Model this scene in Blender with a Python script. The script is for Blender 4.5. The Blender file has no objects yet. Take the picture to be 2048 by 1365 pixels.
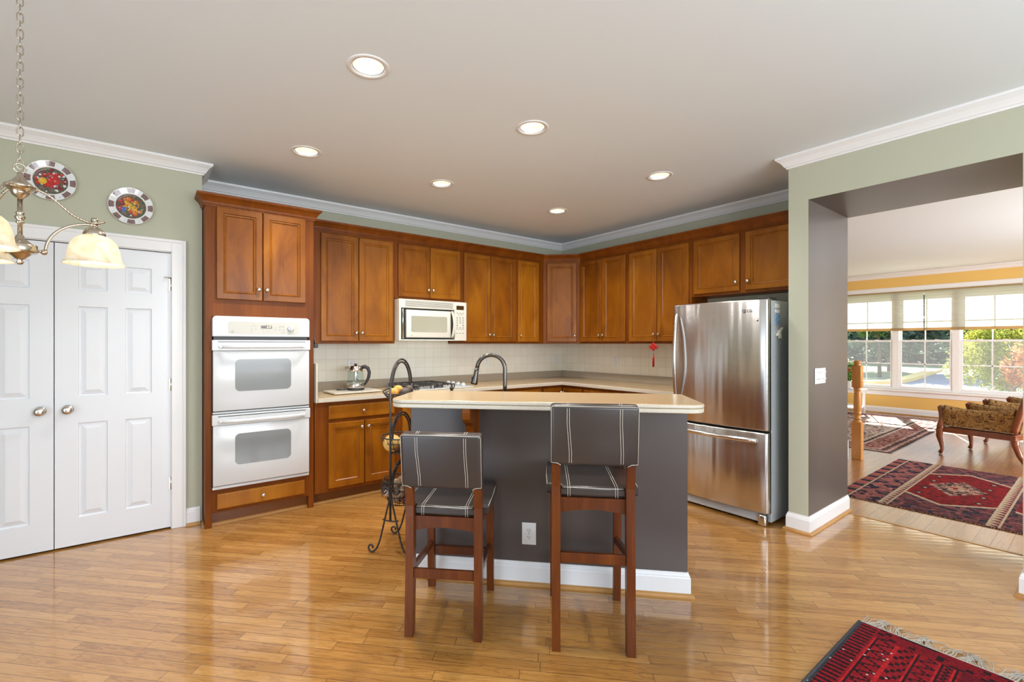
import bpy, bmesh, math, random
import numpy as np
from mathutils import Matrix, Vector
random.seed(7)
rng = np.random.default_rng(7)
S = bpy.context.scene
C = S.collection
PI = math.pi

# ------------------------------------------------------------------ camera
cam_d = bpy.data.cameras.new('camera')
cam = bpy.data.objects.new('camera', cam_d)
C.objects.link(cam)
S.camera = cam
CAM = Vector((-4.6211, -4.5671, 1.37))
F_PX = 923.0
YAW = math.radians(53.5)
cam.location = CAM
cam.rotation_euler = (PI / 2, 0, YAW - PI / 2)
cam_d.sensor_fit = 'HORIZONTAL'
cam_d.sensor_width = 36.0
cam_d.lens = F_PX / 2048 * 36
cam_d.shift_x = (1024 - 980) / 2048
cam_d.shift_y = (688 - 682.5) / 2048
cam_d.clip_start = 0.05
cam_d.clip_end = 400

# ------------------------------------------------------------------ world, sun, exposure
W = bpy.data.worlds.new('world')
S.world = W
W.use_nodes = True
wn = W.node_tree.nodes
wl = W.node_tree.links
bg = wn['Background']
geo_w = wn.new('ShaderNodeTexCoord')
sep_w = wn.new('ShaderNodeSeparateXYZ')
wl.new(geo_w.outputs['Generated'], sep_w.inputs[0])
rmp_w = wn.new('ShaderNodeValToRGB')
rmp_w.color_ramp.elements[0].position = 0.0
rmp_w.color_ramp.elements[0].color = (0.95, 0.97, 1.0, 1)
rmp_w.color_ramp.elements[1].position = 0.6
rmp_w.color_ramp.elements[1].color = (0.42, 0.62, 1.0, 1)
wl.new(sep_w.outputs['Z'], rmp_w.inputs[0])
wl.new(rmp_w.outputs[0], bg.inputs[0])
bg.inputs[1].default_value = 3.2

sun_d = bpy.data.lights.new('sun', 'SUN')
sun_d.energy = 44.0
sun_d.angle = 0.009
sun_d.color = (1.0, 0.93, 0.82)
sun = bpy.data.objects.new('sun', sun_d)
C.objects.link(sun)
sun.rotation_euler = Vector((-0.94 * 0.777, -0.34 * 0.777, -0.63)).to_track_quat('-Z', 'Y').to_euler()
sun.location = (20, 8, 14)


def area_light(name, loc, direction, w, h, power, col):
    d = bpy.data.lights.new(name, 'AREA')
    d.shape = 'RECTANGLE'
    d.size = w
    d.size_y = h
    d.energy = power
    d.color = col
    o = bpy.data.objects.new(name, d)
    C.objects.link(o)
    o.location = loc
    o.rotation_euler = Vector(direction).to_track_quat('-Z', 'Z').to_euler()
    return o


# daylight of the big glazed openings behind the viewer (patio door and assumed window)
area_light('daylight_patio_door', (-7.25, -4.15, 1.15), (1, 0, 0.18), 2.6, 2.1, 62, (0.52, 0.76, 1.0))
area_light('daylight_back_window', (-3.5, -7.15, 1.6), (0, 1, 0.55), 4.4, 1.7, 225, (0.84, 0.93, 1.0))  # unseen window, made wide and tilted up to even out the room light
area_light('living_side_fill', (3.0, -7.05, 1.6), (0, 1, 0), 3.0, 1.7, 420, (0.97, 0.98, 1.0))  # added fill lamp that brightens the living room from an unseen side

S.view_settings.view_transform = 'Standard'
S.view_settings.look = 'None'
S.view_settings.gamma = 1
S.view_settings.exposure = -0.36
S.view_settings.use_curve_mapping = False
S.cycles.use_denoising = True
S.cycles.max_bounces = 8
S.cycles.diffuse_bounces = 5
S.cycles.glossy_bounces = 4
S.cycles.transparent_max_bounces = 12
S.cycles.transmission_bounces = 6
S.cycles.sample_clamp_indirect = 6.0
S.cycles.caustics_reflective = False
S.cycles.caustics_refractive = False


# ------------------------------------------------------------------ mesh builder
class MB:
    """collects shapes into one bmesh; build() links it as one object"""

    def __init__(self, M=None):
        self.bm = bmesh.new()
        self.M = M or Matrix.Identity(4)
        self.mi = 0
        self.smooth = False

    def _tag(self, faces, smooth=None):
        for f in faces:
            f.material_index = self.mi
            f.smooth = self.smooth if smooth is None else smooth

    def v(self, co):
        return self.bm.verts.new(self.M @ Vector(co))

    def face(self, vs, smooth=None):
        try:
            f = self.bm.faces.new(vs)
        except ValueError:
            return None
        self._tag([f], smooth)
        return f

    def box(self, x0, x1, y0, y1, z0, z1, bev=0.0, seg=1, smooth=None):
        x0, x1 = min(x0, x1), max(x0, x1)
        y0, y1 = min(y0, y1), max(y0, y1)
        z0, z1 = min(z0, z1), max(z0, z1)
        M = self.M @ Matrix.Translation(((x0 + x1) / 2, (y0 + y1) / 2, (z0 + z1) / 2)) @ Matrix.Diagonal((x1 - x0, y1 - y0, z1 - z0, 1))
        r = bmesh.ops.create_cube(self.bm, size=1.0, matrix=M)
        vs = r['verts']
        fs = {f for v in vs for f in v.link_faces}
        if bev > 0:
            es = list({e for v in vs for e in v.link_edges})
            r2 = bmesh.ops.bevel(self.bm, geom=es, offset=bev, segments=seg, affect='EDGES', profile=0.5, clamp_overlap=True)
            fs = set(r2['faces']) | {f for f in fs if f.is_valid}
            fs = {f for v in {v for f in fs for v in f.verts} for f in v.link_faces}
            if smooth is None and seg > 1:
                smooth = True
        self._tag(fs, smooth)
        return self

    def bar(self, p, q, w, h, bev=0.0, up=(0, 0, 1)):
        """rectangular bar from p to q, w across, h along up"""
        p, q = Vector(p), Vector(q)
        d = (q - p)
        L = d.length
        z = d.normalized()
        u = Vector(up)
        x = u.cross(z)
        if x.length < 1e-5:
            x = Vector((1, 0, 0)).cross(z)
        x.normalize()
        y = z.cross(x)
        R = Matrix((x, y, z)).transposed().to_4x4()
        R.translation = (p + q) / 2
        old = self.M
        self.M = old @ R
        self.box(-w / 2, w / 2, -h / 2, h / 2, -L / 2, L / 2, bev)
        self.M = old
        return self

    def prism(self, poly, z0, z1, bev=0.0, seg=2, smooth=False):
        """poly in local xy, extruded along z"""
        a = [self.v((x, y, z0)) for x, y in poly]
        b = [self.v((x, y, z1)) for x, y in poly]
        n = len(poly)
        fs = [self.face(a[::-1]), self.face(b)]
        for i in range(n):
            fs.append(self.face([a[i], a[(i + 1) % n], b[(i + 1) % n], b[i]], smooth))
        bmesh.ops.recalc_face_normals(self.bm, faces=[f for f in fs if f])
        if bev > 0:
            es = list({e for f in fs[:2] for e in f.edges})
            r2 = bmesh.ops.bevel(self.bm, geom=es, offset=bev, segments=seg, affect='EDGES', profile=0.5, clamp_overlap=True)
            self._tag(r2['faces'], True)
        return self

    def lathe(self, prof, c=(0, 0, 0), n=24, axis='Z', cap=True, smooth=True):
        """prof: (radius, height) pairs"""
        rings = []
        A = {'Z': Matrix.Identity(3), 'X': Matrix(((0, 0, 1), (1, 0, 0), (0, 1, 0))), 'Y': Matrix(((1, 0, 0), (0, 0, 1), (0, -1, 0))),
             '-Y': Matrix(((1, 0, 0), (0, 0, -1), (0, 1, 0))), '-X': Matrix(((0, 0, -1), (-1, 0, 0), (0, 1, 0)))}[axis]
        c = Vector(c)
        fs = []
        for r, h in prof:
            if r < 1e-6:
                rings.append([self.v(c + A @ Vector((0, 0, h)))])
            else:
                rings.append([self.v(c + A @ Vector((r * math.cos(2 * PI * k / n), r * math.sin(2 * PI * k / n), h))) for k in range(n)])
        for a, b in zip(rings, rings[1:]):
            for k in range(n):
                k2 = (k + 1) % n
                if len(a) == 1 and len(b) == 1:
                    continue
                if len(a) == 1:
                    fs.append(self.face([a[0], b[k2], b[k]], smooth))
                elif len(b) == 1:
                    fs.append(self.face([a[k], a[k2], b[0]], smooth))
                else:
                    fs.append(self.face([a[k], a[k2], b[k2], b[k]], smooth))
        if cap:
            for ring, fl in ((rings[0], True), (rings[-1], False)):
                if len(ring) > 2:
                    fs.append(self.face(ring[::-1] if fl else ring, False))
        bmesh.ops.recalc_face_normals(self.bm, faces=[f for f in fs if f])
        return self

    def tube(self, pts, r, n=8, closed=False, cap=True):
        pts = [Vector(p) for p in pts]
        m = len(pts)
        rr = r if hasattr(r, '__len__') else [r] * m
        rings = []
        up = None
        for i, p in enumerate(pts):
            if closed:
                t = pts[(i + 1) % m] - pts[(i - 1) % m]
            else:
                t = pts[min(i + 1, m - 1)] - pts[max(i - 1, 0)]
            if t.length < 1e-9:
                t = Vector((0, 0, 1))
            t.normalize()
            if up is None:
                a = Vector((0, 0, 1)) if abs(t.z) < 0.9 else Vector((1, 0, 0))
                up = a - a.dot(t) * t
            else:
                up = up - up.dot(t) * t
            if up.length < 1e-6:
                a = Vector((1, 0, 0)) if abs(t.x) < 0.9 else Vector((0, 1, 0))
                up = a - a.dot(t) * t
            up.normalize()
            s = t.cross(up)
            rings.append([self.v(p + rr[i] * (math.cos(2 * PI * k / n) * up + math.sin(2 * PI * k / n) * s)) for k in range(n)])
        fs = []
        for i in range(m if closed else m - 1):
            a, b = rings[i], rings[(i + 1) % m]
            off = 0
            if closed and i == m - 1:
                off = min(range(n), key=lambda o: (a[0].co - b[o].co).length)
            for k in range(n):
                fs.append(self.face([a[k], a[(k + 1) % n], b[(k + 1 + off) % n], b[(k + off) % n]], True))
        if cap and not closed:
            fs.append(self.face(rings[0][::-1]))
            fs.append(self.face(rings[-1]))
        bmesh.ops.recalc_face_normals(self.bm, faces=[f for f in fs if f])
        return self

    def ball(self, c, r, sx=1, sy=1, sz=1, u=14, v=9):
        M = self.M @ Matrix.Translation(c) @ Matrix.Diagonal((r * sx, r * sy, r * sz, 1))
        o = bmesh.ops.create_uvsphere(self.bm, u_segments=u, v_segments=v, radius=1.0, matrix=M)
        self._tag({f for q in o['verts'] for f in q.link_faces}, True)
        return self

    def loft_rects(self, x0, x1, z0, z1, prof, back=None, smooth=False):
        """nested rectangles (inset, y): a frame-and-panel face looking to -y"""
        rings = []
        for ins, y in prof:
            rings.append([self.v((x0 + ins, y, z0 + ins)), self.v((x1 - ins, y, z0 + ins)), self.v((x1 - ins, y, z1 - ins)), self.v((x0 + ins, y, z1 - ins))])
        for a, b in zip(rings, rings[1:]):
            for k in range(4):
                self.face([a[k], a[(k + 1) % 4], b[(k + 1) % 4], b[k]], smooth)
        self.face(rings[-1])
        if back is not None:
            q = [self.v((x0, back, z0)), self.v((x1, back, z0)), self.v((x1, back, z1)), self.v((x0, back, z1))]
            for k in range(4):
                self.face([q[k], q[(k + 1) % 4], rings[0][(k + 1) % 4], rings[0][k]])
            self.face(q[::-1])
        return self

    def sweep(self, path, prof, closed=False, side=1):
        """mitred moulding: path of xy points, prof of (out, z); out goes to the right of the path when side = 1"""
        P = [Vector((p[0], p[1])) for p in path]
        n = len(P)
        rings = []
        for i, p in enumerate(P):
            d0 = (p - P[i - 1]).normalized() if (i > 0 or closed) else None
            d1 = (P[(i + 1) % n] - p).normalized() if (i < n - 1 or closed) else None
            if d0 is None:
                d0 = d1
            if d1 is None:
                d1 = d0
            n0 = Vector((d0.y, -d0.x)) * side
            n1 = Vector((d1.y, -d1.x)) * side
            b = n0 + n1
            b = b / (b.dot(n0)) if abs(b.dot(n0)) > 1e-6 else n0
            rings.append([self.v((p.x + b.x * o, p.y + b.y * o, z)) for o, z in prof])
        fs = []
        m = len(prof)
        for i in range(n if closed else n - 1):
            a, b = rings[i], rings[(i + 1) % n]
            for k in range(m):
                fs.append(self.face([a[k], a[(k + 1) % m], b[(k + 1) % m], b[k]]))
        if not closed:
            fs.append(self.face(rings[0]))
            fs.append(self.face(rings[-1][::-1]))
        bmesh.ops.recalc_face_normals(self.bm, faces=[f for f in fs if f])
        return self

    def build(self, name, mat, parent=None, origin=None):
        me = bpy.data.meshes.new(name)
        if origin is not None:
            bmesh.ops.translate(self.bm, verts=self.bm.verts, vec=-Vector(origin))
        bmesh.ops.recalc_face_normals(self.bm, faces=[]) if False else None
        self.bm.to_mesh(me)
        self.bm.free()
        o = bpy.data.objects.new(name, me)
        for m in (mat if isinstance(mat, (list, tuple)) else [mat]):
            me.materials.append(m)
        C.objects.link(o)
        if parent is not None:
            o.parent = parent
        elif origin is not None:
            o.location = origin
        return o


def tag(o, label=None, cat=None, group=None, kind=None):
    if label:
        o['label'] = label
    if cat:
        o['category'] = cat
    if group:
        o['group'] = group
    if kind:
        o['kind'] = kind
    return o


def thing(name, label, cat, loc=(0, 0, 0), rz=0.0, group=None, kind=None):
    o = bpy.data.objects.new(name, None)
    o.empty_display_size = 0.1
    C.objects.link(o)
    o.location = loc
    o.rotation_euler = (0, 0, rz)
    return tag(o, label, cat, group, kind)


def struct(name, mb, mat, parent=None, label=None):
    o = mb.build(name, mat, parent)
    if parent is None:
        o['kind'] = 'structure'
    if label:
        o['label'] = label
    return o


def copy_tree(o, parent=None):
    c = o.copy()
    C.objects.link(c)
    if parent is not None:
        c.parent = parent
    for ch in list(o.children):
        copy_tree(ch, c)
    return c


def text_mb(mb, s, x, y, z, size, M=None, th=0.0006):
    """lettering as flat raised shapes on a -y facing plate (x right, z up)"""
    cu = bpy.data.curves.new('t', 'FONT')
    cu.body = s
    cu.size = size
    cu.extrude = th
    cu.align_x = 'CENTER'
    cu.align_y = 'CENTER'
    ob = bpy.data.objects.new('t', cu)
    C.objects.link(ob)
    dg = bpy.context.evaluated_depsgraph_get()
    me = bpy.data.meshes.new_from_object(ob.evaluated_get(dg))
    bpy.data.objects.remove(ob)
    T = mb.M @ Matrix.Translation((x, y, z)) @ Matrix.Rotation(PI / 2, 4, 'X')
    base = len(mb.bm.verts)
    vs = [mb.bm.verts.new(T @ v.co) for v in me.vertices]
    for p in me.polygons:
        try:
            f = mb.bm.faces.new([vs[i] for i in p.vertices])
            f.material_index = mb.mi
        except ValueError:
            pass
    bpy.data.meshes.remove(me)
    return mb


def grid_mesh(name, mat, xs, ys, colf, z, parent=None, zf=None):
    """flat grid with one colour per cell (woven knots, printed pictures)"""
    nx, ny = len(xs) - 1, len(ys) - 1
    X, Y = np.meshgrid(xs, ys, indexing='ij')
    Z = np.full_like(X, z) if zf is None else zf(X, Y)
    co = np.stack([X, Y, Z], -1).reshape(-1, 3)
    i, j = np.meshgrid(np.arange(nx), np.arange(ny), indexing='ij')
    a = i * (ny + 1) + j
    quads = np.stack([a, a + ny + 1, a + ny + 2, a + 1], -1).reshape(-1, 4)
    xc = (np.array(xs)[:-1] + np.array(xs)[1:]) / 2
    yc = (np.array(ys)[:-1] + np.array(ys)[1:]) / 2
    XC, YC = np.meshgrid(xc, yc, indexing='ij')
    col = colf(XC, YC).reshape(-1, 3)
    me = bpy.data.meshes.new(name)
    me.from_pydata(co.tolist(), [], quads.tolist())
    ca = me.color_attributes.new('Col', 'FLOAT_COLOR', 'CORNER')
    c4 = np.concatenate([np.repeat(col, 4, 0), np.ones((len(col) * 4, 1))], 1).astype(np.float32)
    ca.data.foreach_set('color', c4.ravel())
    me.materials.append(mat)
    o = bpy.data.objects.new(name, me)
    C.objects.link(o)
    if parent is not None:
        o.parent = parent
    return o

# ------------------------------------------------------------------ materials
def new_mat(name):
    m = bpy.data.materials.new(name)
    m.use_nodes = True
    return m, m.node_tree.nodes, m.node_tree.links, m.node_tree.nodes['Principled BSDF']


def srgb(r, g, b):
    f = lambda c: (c / 255 / 12.92) if c / 255 <= 0.04045 else ((c / 255 + 0.055) / 1.055) ** 2.4
    return (f(r), f(g), f(b), 1)


def plain(name, col, rough=0.5, metal=0.0, coat=0.0, emit=None, es=0.0, spec=None, bump=0.0, bscale=200, var=0.0):
    m, n, l, b = new_mat(name)
    b.inputs['Base Color'].default_value = col if len(col) == 4 else (*col, 1)
    b.inputs['Roughness'].default_value = rough
    b.inputs['Metallic'].default_value = metal
    b.inputs['Coat Weight'].default_value = coat
    b.inputs['Coat Roughness'].default_value = 0.1
    if spec is not None:
        b.inputs['Specular IOR Level'].default_value = spec
    if emit:
        b.inputs['Emission Color'].default_value = (*emit[:3], 1)
        b.inputs['Emission Strength'].default_value = es
    if bump > 0 or var > 0:
        tc = n.new('ShaderNodeTexCoord')
        nz = n.new('ShaderNodeTexNoise')
        nz.inputs['Scale'].default_value = bscale
        nz.inputs['Detail'].default_value = 3
        l.new(tc.outputs['Object'], nz.inputs['Vector'])
        if bump > 0:
            bp = n.new('ShaderNodeBump')
            bp.inputs['Strength'].default_value = bump
            bp.inputs['Distance'].default_value = 0.002
            l.new(nz.outputs['Fac'], bp.inputs['Height'])
            l.new(bp.outputs[0], b.inputs['Normal'])
        if var > 0:
            rm = n.new('ShaderNodeValToRGB')
            c = b.inputs['Base Color'].default_value
            rm.color_ramp.elements[0].position = 0.3
            rm.color_ramp.elements[1].position = 0.7
            rm.color_ramp.elements[0].color = (c[0] * (1 - var), c[1] * (1 - var), c[2] * (1 - var), 1)
            rm.color_ramp.elements[1].color = (min(1, c[0] * (1 + var)), min(1, c[1] * (1 + var)), min(1, c[2] * (1 + var)), 1)
            l.new(nz.outputs['Fac'], rm.inputs[0])
            l.new(rm.outputs[0], b.inputs['Base Color'])
    return m


def math_n(n, l, op, a, b=None):
    q = n.new('ShaderNodeMath')
    q.operation = op
    for k, s in enumerate((a, b)):
        if s is None:
            continue
        if isinstance(s, (int, float)):
            q.inputs[k].default_value = s
        else:
            l.new(s, q.inputs[k])
    return q.outputs[0]


def ramp_n(n, l, fac, stops):
    r = n.new('ShaderNodeValToRGB')
    el = r.color_ramp.elements
    while len(el) < len(stops):
        el.new(0.5)
    for e, (p, c) in zip(el, stops):
        e.position = p
        e.color = c if len(c) == 4 else (*c, 1)
    l.new(fac, r.inputs[0])
    return r.outputs[0]


def wood(name, dark, mid, light, scale=(7, 7, 0.9), rough=0.33, coat=0.25, grain=0.5, rnd=0.25, spec=0.3):
    """stained wood: blotchy figure along local z plus fine grain, differing from piece to piece"""
    m, n, l, b = new_mat(name)
    tc = n.new('ShaderNodeTexCoord')
    oi = n.new('ShaderNodeObjectInfo')
    mp = n.new('ShaderNodeMapping')
    mp.inputs['Scale'].default_value = scale
    l.new(tc.outputs['Object'], mp.inputs['Vector'])
    ofs = n.new('ShaderNodeVectorMath')
    ofs.operation = 'ADD'
    sc = n.new('ShaderNodeVectorMath')
    sc.operation = 'SCALE'
    sc.inputs[0].default_value = (13.1, 7.7, 5.3)
    l.new(oi.outputs['Random'], sc.inputs['Scale'])
    l.new(mp.outputs[0], ofs.inputs[0])
    l.new(sc.outputs[0], ofs.inputs[1])
    n1 = n.new('ShaderNodeTexNoise')
    n1.inputs['Scale'].default_value = 1.3
    n1.inputs['Detail'].default_value = 4
    n1.inputs['Distortion'].default_value = 0.8
    l.new(ofs.outputs[0], n1.inputs['Vector'])
    mp2 = n.new('ShaderNodeMapping')
    mp2.inputs['Scale'].default_value = (scale[0] * 22, scale[1] * 22, scale[2] * 3)
    l.new(tc.outputs['Object'], mp2.inputs['Vector'])
    n2 = n.new('ShaderNodeTexNoise')
    n2.inputs['Scale'].default_value = 1.0
    n2.inputs['Detail'].default_value = 2
    l.new(mp2.outputs[0], n2.inputs['Vector'])
    f = math_n(n, l, 'ADD', math_n(n, l, 'MULTIPLY', n1.outputs['Fac'], 1.0 - grain * 0.4), math_n(n, l, 'MULTIPLY', n2.outputs['Fac'], grain * 0.4))
    f = math_n(n, l, 'ADD', f, math_n(n, l, 'MULTIPLY', math_n(n, l, 'SUBTRACT', oi.outputs['Random'], 0.5), rnd))
    col = ramp_n(n, l, f, [(0.20, dark), (0.5, mid), (0.85, light)])
    l.new(col, b.inputs['Base Color'])
    b.inputs['Roughness'].default_value = rough
    b.inputs['Coat Weight'].default_value = coat
    b.inputs['Coat Roughness'].default_value = 0.2
    b.inputs['Specular IOR Level'].default_value = spec
    return m


def floor_mat(name, ang, pw, pl, dark, mid, light, rough, gap=0.0011, tilt=1.0, ior=1.65):
    """strip flooring: rows of random length planks, grain per plank, eased edges"""
    m, n, l, b = new_mat(name)
    tc = n.new('ShaderNodeTexCoord')
    mp = n.new('ShaderNodeMapping')
    mp.inputs['Rotation'].default_value = (0, 0, ang)
    l.new(tc.outputs['Object'], mp.inputs['Vector'])
    sp = n.new('ShaderNodeSeparateXYZ')
    l.new(mp.outputs[0], sp.inputs[0])
    u, v = sp.outputs['X'], sp.outputs['Y']
    row_f = math_n(n, l, 'DIVIDE', v, pw)
    row = math_n(n, l, 'FLOOR', row_f)
    fv = math_n(n, l, 'SUBTRACT', row_f, row)
    wn1 = n.new('ShaderNodeTexWhiteNoise')
    wn1.noise_dimensions = '1D'
    l.new(row, wn1.inputs['W'])
    row_len = math_n(n, l, 'ADD', math_n(n, l, 'MULTIPLY', wn1.outputs['Value'], pl * 0.7), pl * 0.65)
    us = math_n(n, l, 'ADD', math_n(n, l, 'DIVIDE', u, row_len), math_n(n, l, 'MULTIPLY', wn1.outputs['Value'], 37.7))
    pi_ = math_n(n, l, 'FLOOR', us)
    fu = math_n(n, l, 'SUBTRACT', us, pi_)
    cb = n.new('ShaderNodeCombineXYZ')
    l.new(pi_, cb.inputs[0])
    l.new(row, cb.inputs[1])
    wn2 = n.new('ShaderNodeTexWhiteNoise')
    wn2.noise_dimensions = '2D'
    l.new(cb.outputs[0], wn2.inputs['Vector'])
    rnd = wn2.outputs['Value']
    # edges
    ev = math_n(n, l, 'MULTIPLY', math_n(n, l, 'MINIMUM', fv, math_n(n, l, 'SUBTRACT', 1.0, fv)), pw)
    eu = math_n(n, l, 'MULTIPLY', math_n(n, l, 'MINIMUM', fu, math_n(n, l, 'SUBTRACT', 1.0, fu)), row_len)
    ed = math_n(n, l, 'MINIMUM', ev, eu)
    mr = n.new('ShaderNodeMapRange')
    mr.inputs['From Min'].default_value = gap * 0.4
    mr.inputs['From Max'].default_value = gap * 1.5
    l.new(ed, mr.inputs['Value'])
    edge = mr.outputs[0]
    # grain
    cb2 = n.new('ShaderNodeCombineXYZ')
    l.new(math_n(n, l, 'ADD', math_n(n, l, 'MULTIPLY', u, 1.0), math_n(n, l, 'MULTIPLY', rnd, 91.0)), cb2.inputs[0])
    l.new(math_n(n, l, 'MULTIPLY', v, 9.0), cb2.inputs[1])
    l.new(math_n(n, l, 'MULTIPLY', rnd, 53.0), cb2.inputs[2])
    nz = n.new('ShaderNodeTexNoise')
    nz.inputs['Scale'].default_value = 2.6
    nz.inputs['Detail'].default_value = 5
    nz.inputs['Roughness'].default_value = 0.62
    nz.inputs['Distortion'].default_value = 0.6
    l.new(cb2.outputs[0], nz.inputs['Vector'])
    rings = math_n(n, l, 'SINE', math_n(n, l, 'MULTIPLY', nz.outputs['Fac'], 42.0))
    rings = math_n(n, l, 'MULTIPLY', math_n(n, l, 'ADD', rings, 1.0), 0.5)
    rings = math_n(n, l, 'POWER', rings, 3.0)
    cb3 = n.new('ShaderNodeCombineXYZ')
    l.new(math_n(n, l, 'MULTIPLY', u, 4.0), cb3.inputs[0])
    l.new(math_n(n, l, 'MULTIPLY', v, 160.0), cb3.inputs[1])
    l.new(math_n(n, l, 'MULTIPLY', rnd, 31.0), cb3.inputs[2])
    nf = n.new('ShaderNodeTexNoise')
    nf.inputs['Scale'].default_value = 1.2
    nf.inputs['Detail'].default_value = 2
    l.new(cb3.outputs[0], nf.inputs['Vector'])
    fac = math_n(n, l, 'ADD', math_n(n, l, 'ADD', math_n(n, l, 'MULTIPLY', rnd, 0.34), 0.06), math_n(n, l, 'MULTIPLY', nf.outputs['Fac'], 0.34))
    fac = math_n(n, l, 'ADD', fac, math_n(n, l, 'MULTIPLY', nz.outputs['Fac'], 0.3))
    fac = math_n(n, l, 'SUBTRACT', fac, math_n(n, l, 'MULTIPLY', rings, 0.22))
    col = ramp_n(n, l, fac, [(0.15, dark), (0.45, mid), (0.8, light)])
    mx = n.new('ShaderNodeMix')
    mx.data_type = 'RGBA'
    mx.inputs['A'].default_value = (dark[0] * 0.35, dark[1] * 0.3, dark[2] * 0.3, 1)
    l.new(edge, mx.inputs['Factor'])
    l.new(col, mx.inputs['B'])
    l.new(mx.outputs['Result'], b.inputs['Base Color'])
    b.inputs['Roughness'].default_value = 0.3
    b.inputs['Specular IOR Level'].default_value = 0.3
    b.inputs['Coat Weight'].default_value = 1.0
    b.inputs['Coat IOR'].default_value = ior
    b.inputs['Coat Roughness'].default_value = rough
    # bump: eased edges, slight cupping and tilt of each strip
    cup = math_n(n, l, 'MULTIPLY', math_n(n, l, 'MULTIPLY', math_n(n, l, 'SUBTRACT', fv, 0.5), math_n(n, l, 'SUBTRACT', wn1.outputs['Value'], 0.5)), 0.0004 * tilt)
    cv = math_n(n, l, 'MULTIPLY', math_n(n, l, 'POWER', math_n(n, l, 'ABSOLUTE', math_n(n, l, 'SUBTRACT', fv, 0.5)), 2.0), -0.0011 * tilt)
    ht = math_n(n, l, 'ADD', math_n(n, l, 'ADD', cup, cv), math_n(n, l, 'MULTIPLY', edge, 0.00022))
    nb = n.new('ShaderNodeTexNoise')
    nb.inputs['Scale'].default_value = 5.0
    l.new(tc.outputs['Object'], nb.inputs['Vector'])
    ht = math_n(n, l, 'ADD', ht, math_n(n, l, 'MULTIPLY', nb.outputs['Fac'], 0.0003))
    ht = math_n(n, l, 'ADD', ht, math_n(n, l, 'MULTIPLY', rings, -0.000012))
    bp = n.new('ShaderNodeBump')
    bp.inputs['Strength'].default_value = 1.0
    bp.inputs['Distance'].default_value = 1.0
    l.new(ht, bp.inputs['Height'])
    l.new(bp.outputs[0], b.inputs['Normal'])
    l.new(bp.outputs[0], b.inputs['Coat Normal'])
    return m


def tile_mat(name):
    m, n, l, b = new_mat(name)
    tc = n.new('ShaderNodeTexCoord')
    sp = n.new('ShaderNodeSeparateXYZ')
    l.new(tc.outputs['Object'], sp.inputs[0])
    cb = n.new('ShaderNodeCombineXYZ')
    l.new(math_n(n, l, 'ADD', sp.outputs['X'], sp.outputs['Y']), cb.inputs[0])
    l.new(math_n(n, l, 'SUBTRACT', sp.outputs['Z'], 1.0), cb.inputs[1])
    br = n.new('ShaderNodeTexBrick')
    br.offset = 0.0
    br.inputs['Scale'].default_value = 1.0
    br.inputs['Brick Width'].default_value = 0.108
    br.inputs['Row Height'].default_value = 0.108
    br.inputs['Mortar Size'].default_value = 0.0014
    br.inputs['Mortar Smooth'].default_value = 0.3
    br.inputs['Color1'].default_value = srgb(236, 232, 216)
    br.inputs['Color2'].default_value = srgb(242, 238, 224)
    br.inputs['Mortar'].default_value = srgb(212, 206, 188)
    l.new(cb.outputs[0], br.inputs['Vector'])
    l.new(br.outputs['Color'], b.inputs['Base Color'])
    b.inputs['Roughness'].default_value = 0.22
    bp = n.new('ShaderNodeBump')
    bp.inputs['Strength'].default_value = 0.5
    bp.inputs['Distance'].default_value = 0.0015
    l.new(math_n(n, l, 'SUBTRACT', 1.0, br.outputs['Fac']), bp.inputs['Height'])
    l.new(bp.outputs[0], b.inputs['Normal'])
    return m


def speckle(name, base, spots, rough=0.25):
    m, n, l, b = new_mat(name)
    tc = n.new('ShaderNodeTexCoord')
    nz = n.new('ShaderNodeTexNoise')
    nz.inputs['Scale'].default_value = 320
    nz.inputs['Detail'].default_value = 2
    l.new(tc.outputs['Object'], nz.inputs['Vector'])
    c = ramp_n(n, l, nz.outputs['Fac'], [(0.34, spots), (0.46, base), (0.62, base), (0.72, (min(1, base[0] * 1.2), min(1, base[1] * 1.2), min(1, base[2] * 1.2), 1))])
    l.new(c, b.inputs['Base Color'])
    b.inputs['Roughness'].default_value = rough
    return m


def steel_mat(name, col=(0.62, 0.60, 0.58, 1), rough=0.24, wave=0.02):
    m, n, l, b = new_mat(name)
    b.inputs['Metallic'].default_value = 1.0
    b.inputs['Base Color'].default_value = col
    tc = n.new('ShaderNodeTexCoord')
    mp = n.new('ShaderNodeMapping')
    mp.inputs['Scale'].default_value = (2, 2, 260)
    l.new(tc.outputs['Object'], mp.inputs['Vector'])
    nz = n.new('ShaderNodeTexNoise')
    nz.inputs['Scale'].default_value = 3
    l.new(mp.outputs[0], nz.inputs['Vector'])
    l.new(math_n(n, l, 'ADD', math_n(n, l, 'MULTIPLY', nz.outputs['Fac'], 0.10), rough - 0.05), b.inputs['Roughness'])
    b.inputs['Anisotropic'].default_value = 0.75
    b.inputs['Anisotropic Rotation'].default_value = 0.25
    tg = n.new('ShaderNodeTangent')
    tg.direction_type = 'RADIAL'
    tg.axis = 'Z'
    l.new(tg.outputs[0], b.inputs['Tangent'])
    mp2 = n.new('ShaderNodeMapping')
    mp2.inputs['Scale'].default_value = (9, 9, 0.9)
    l.new(tc.outputs['Object'], mp2.inputs['Vector'])
    n2 = n.new('ShaderNodeTexNoise')
    n2.inputs['Scale'].default_value = 1.1
    n2.inputs['Detail'].default_value = 1
    l.new(mp2.outputs[0], n2.inputs['Vector'])
    bp = n.new('ShaderNodeBump')
    bp.inputs['Strength'].default_value = 1.0
    bp.inputs['Distance'].default_value = wave
    l.new(n2.outputs['Fac'], bp.inputs['Height'])
    l.new(bp.outputs[0], b.inputs['Normal'])
    return m


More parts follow.
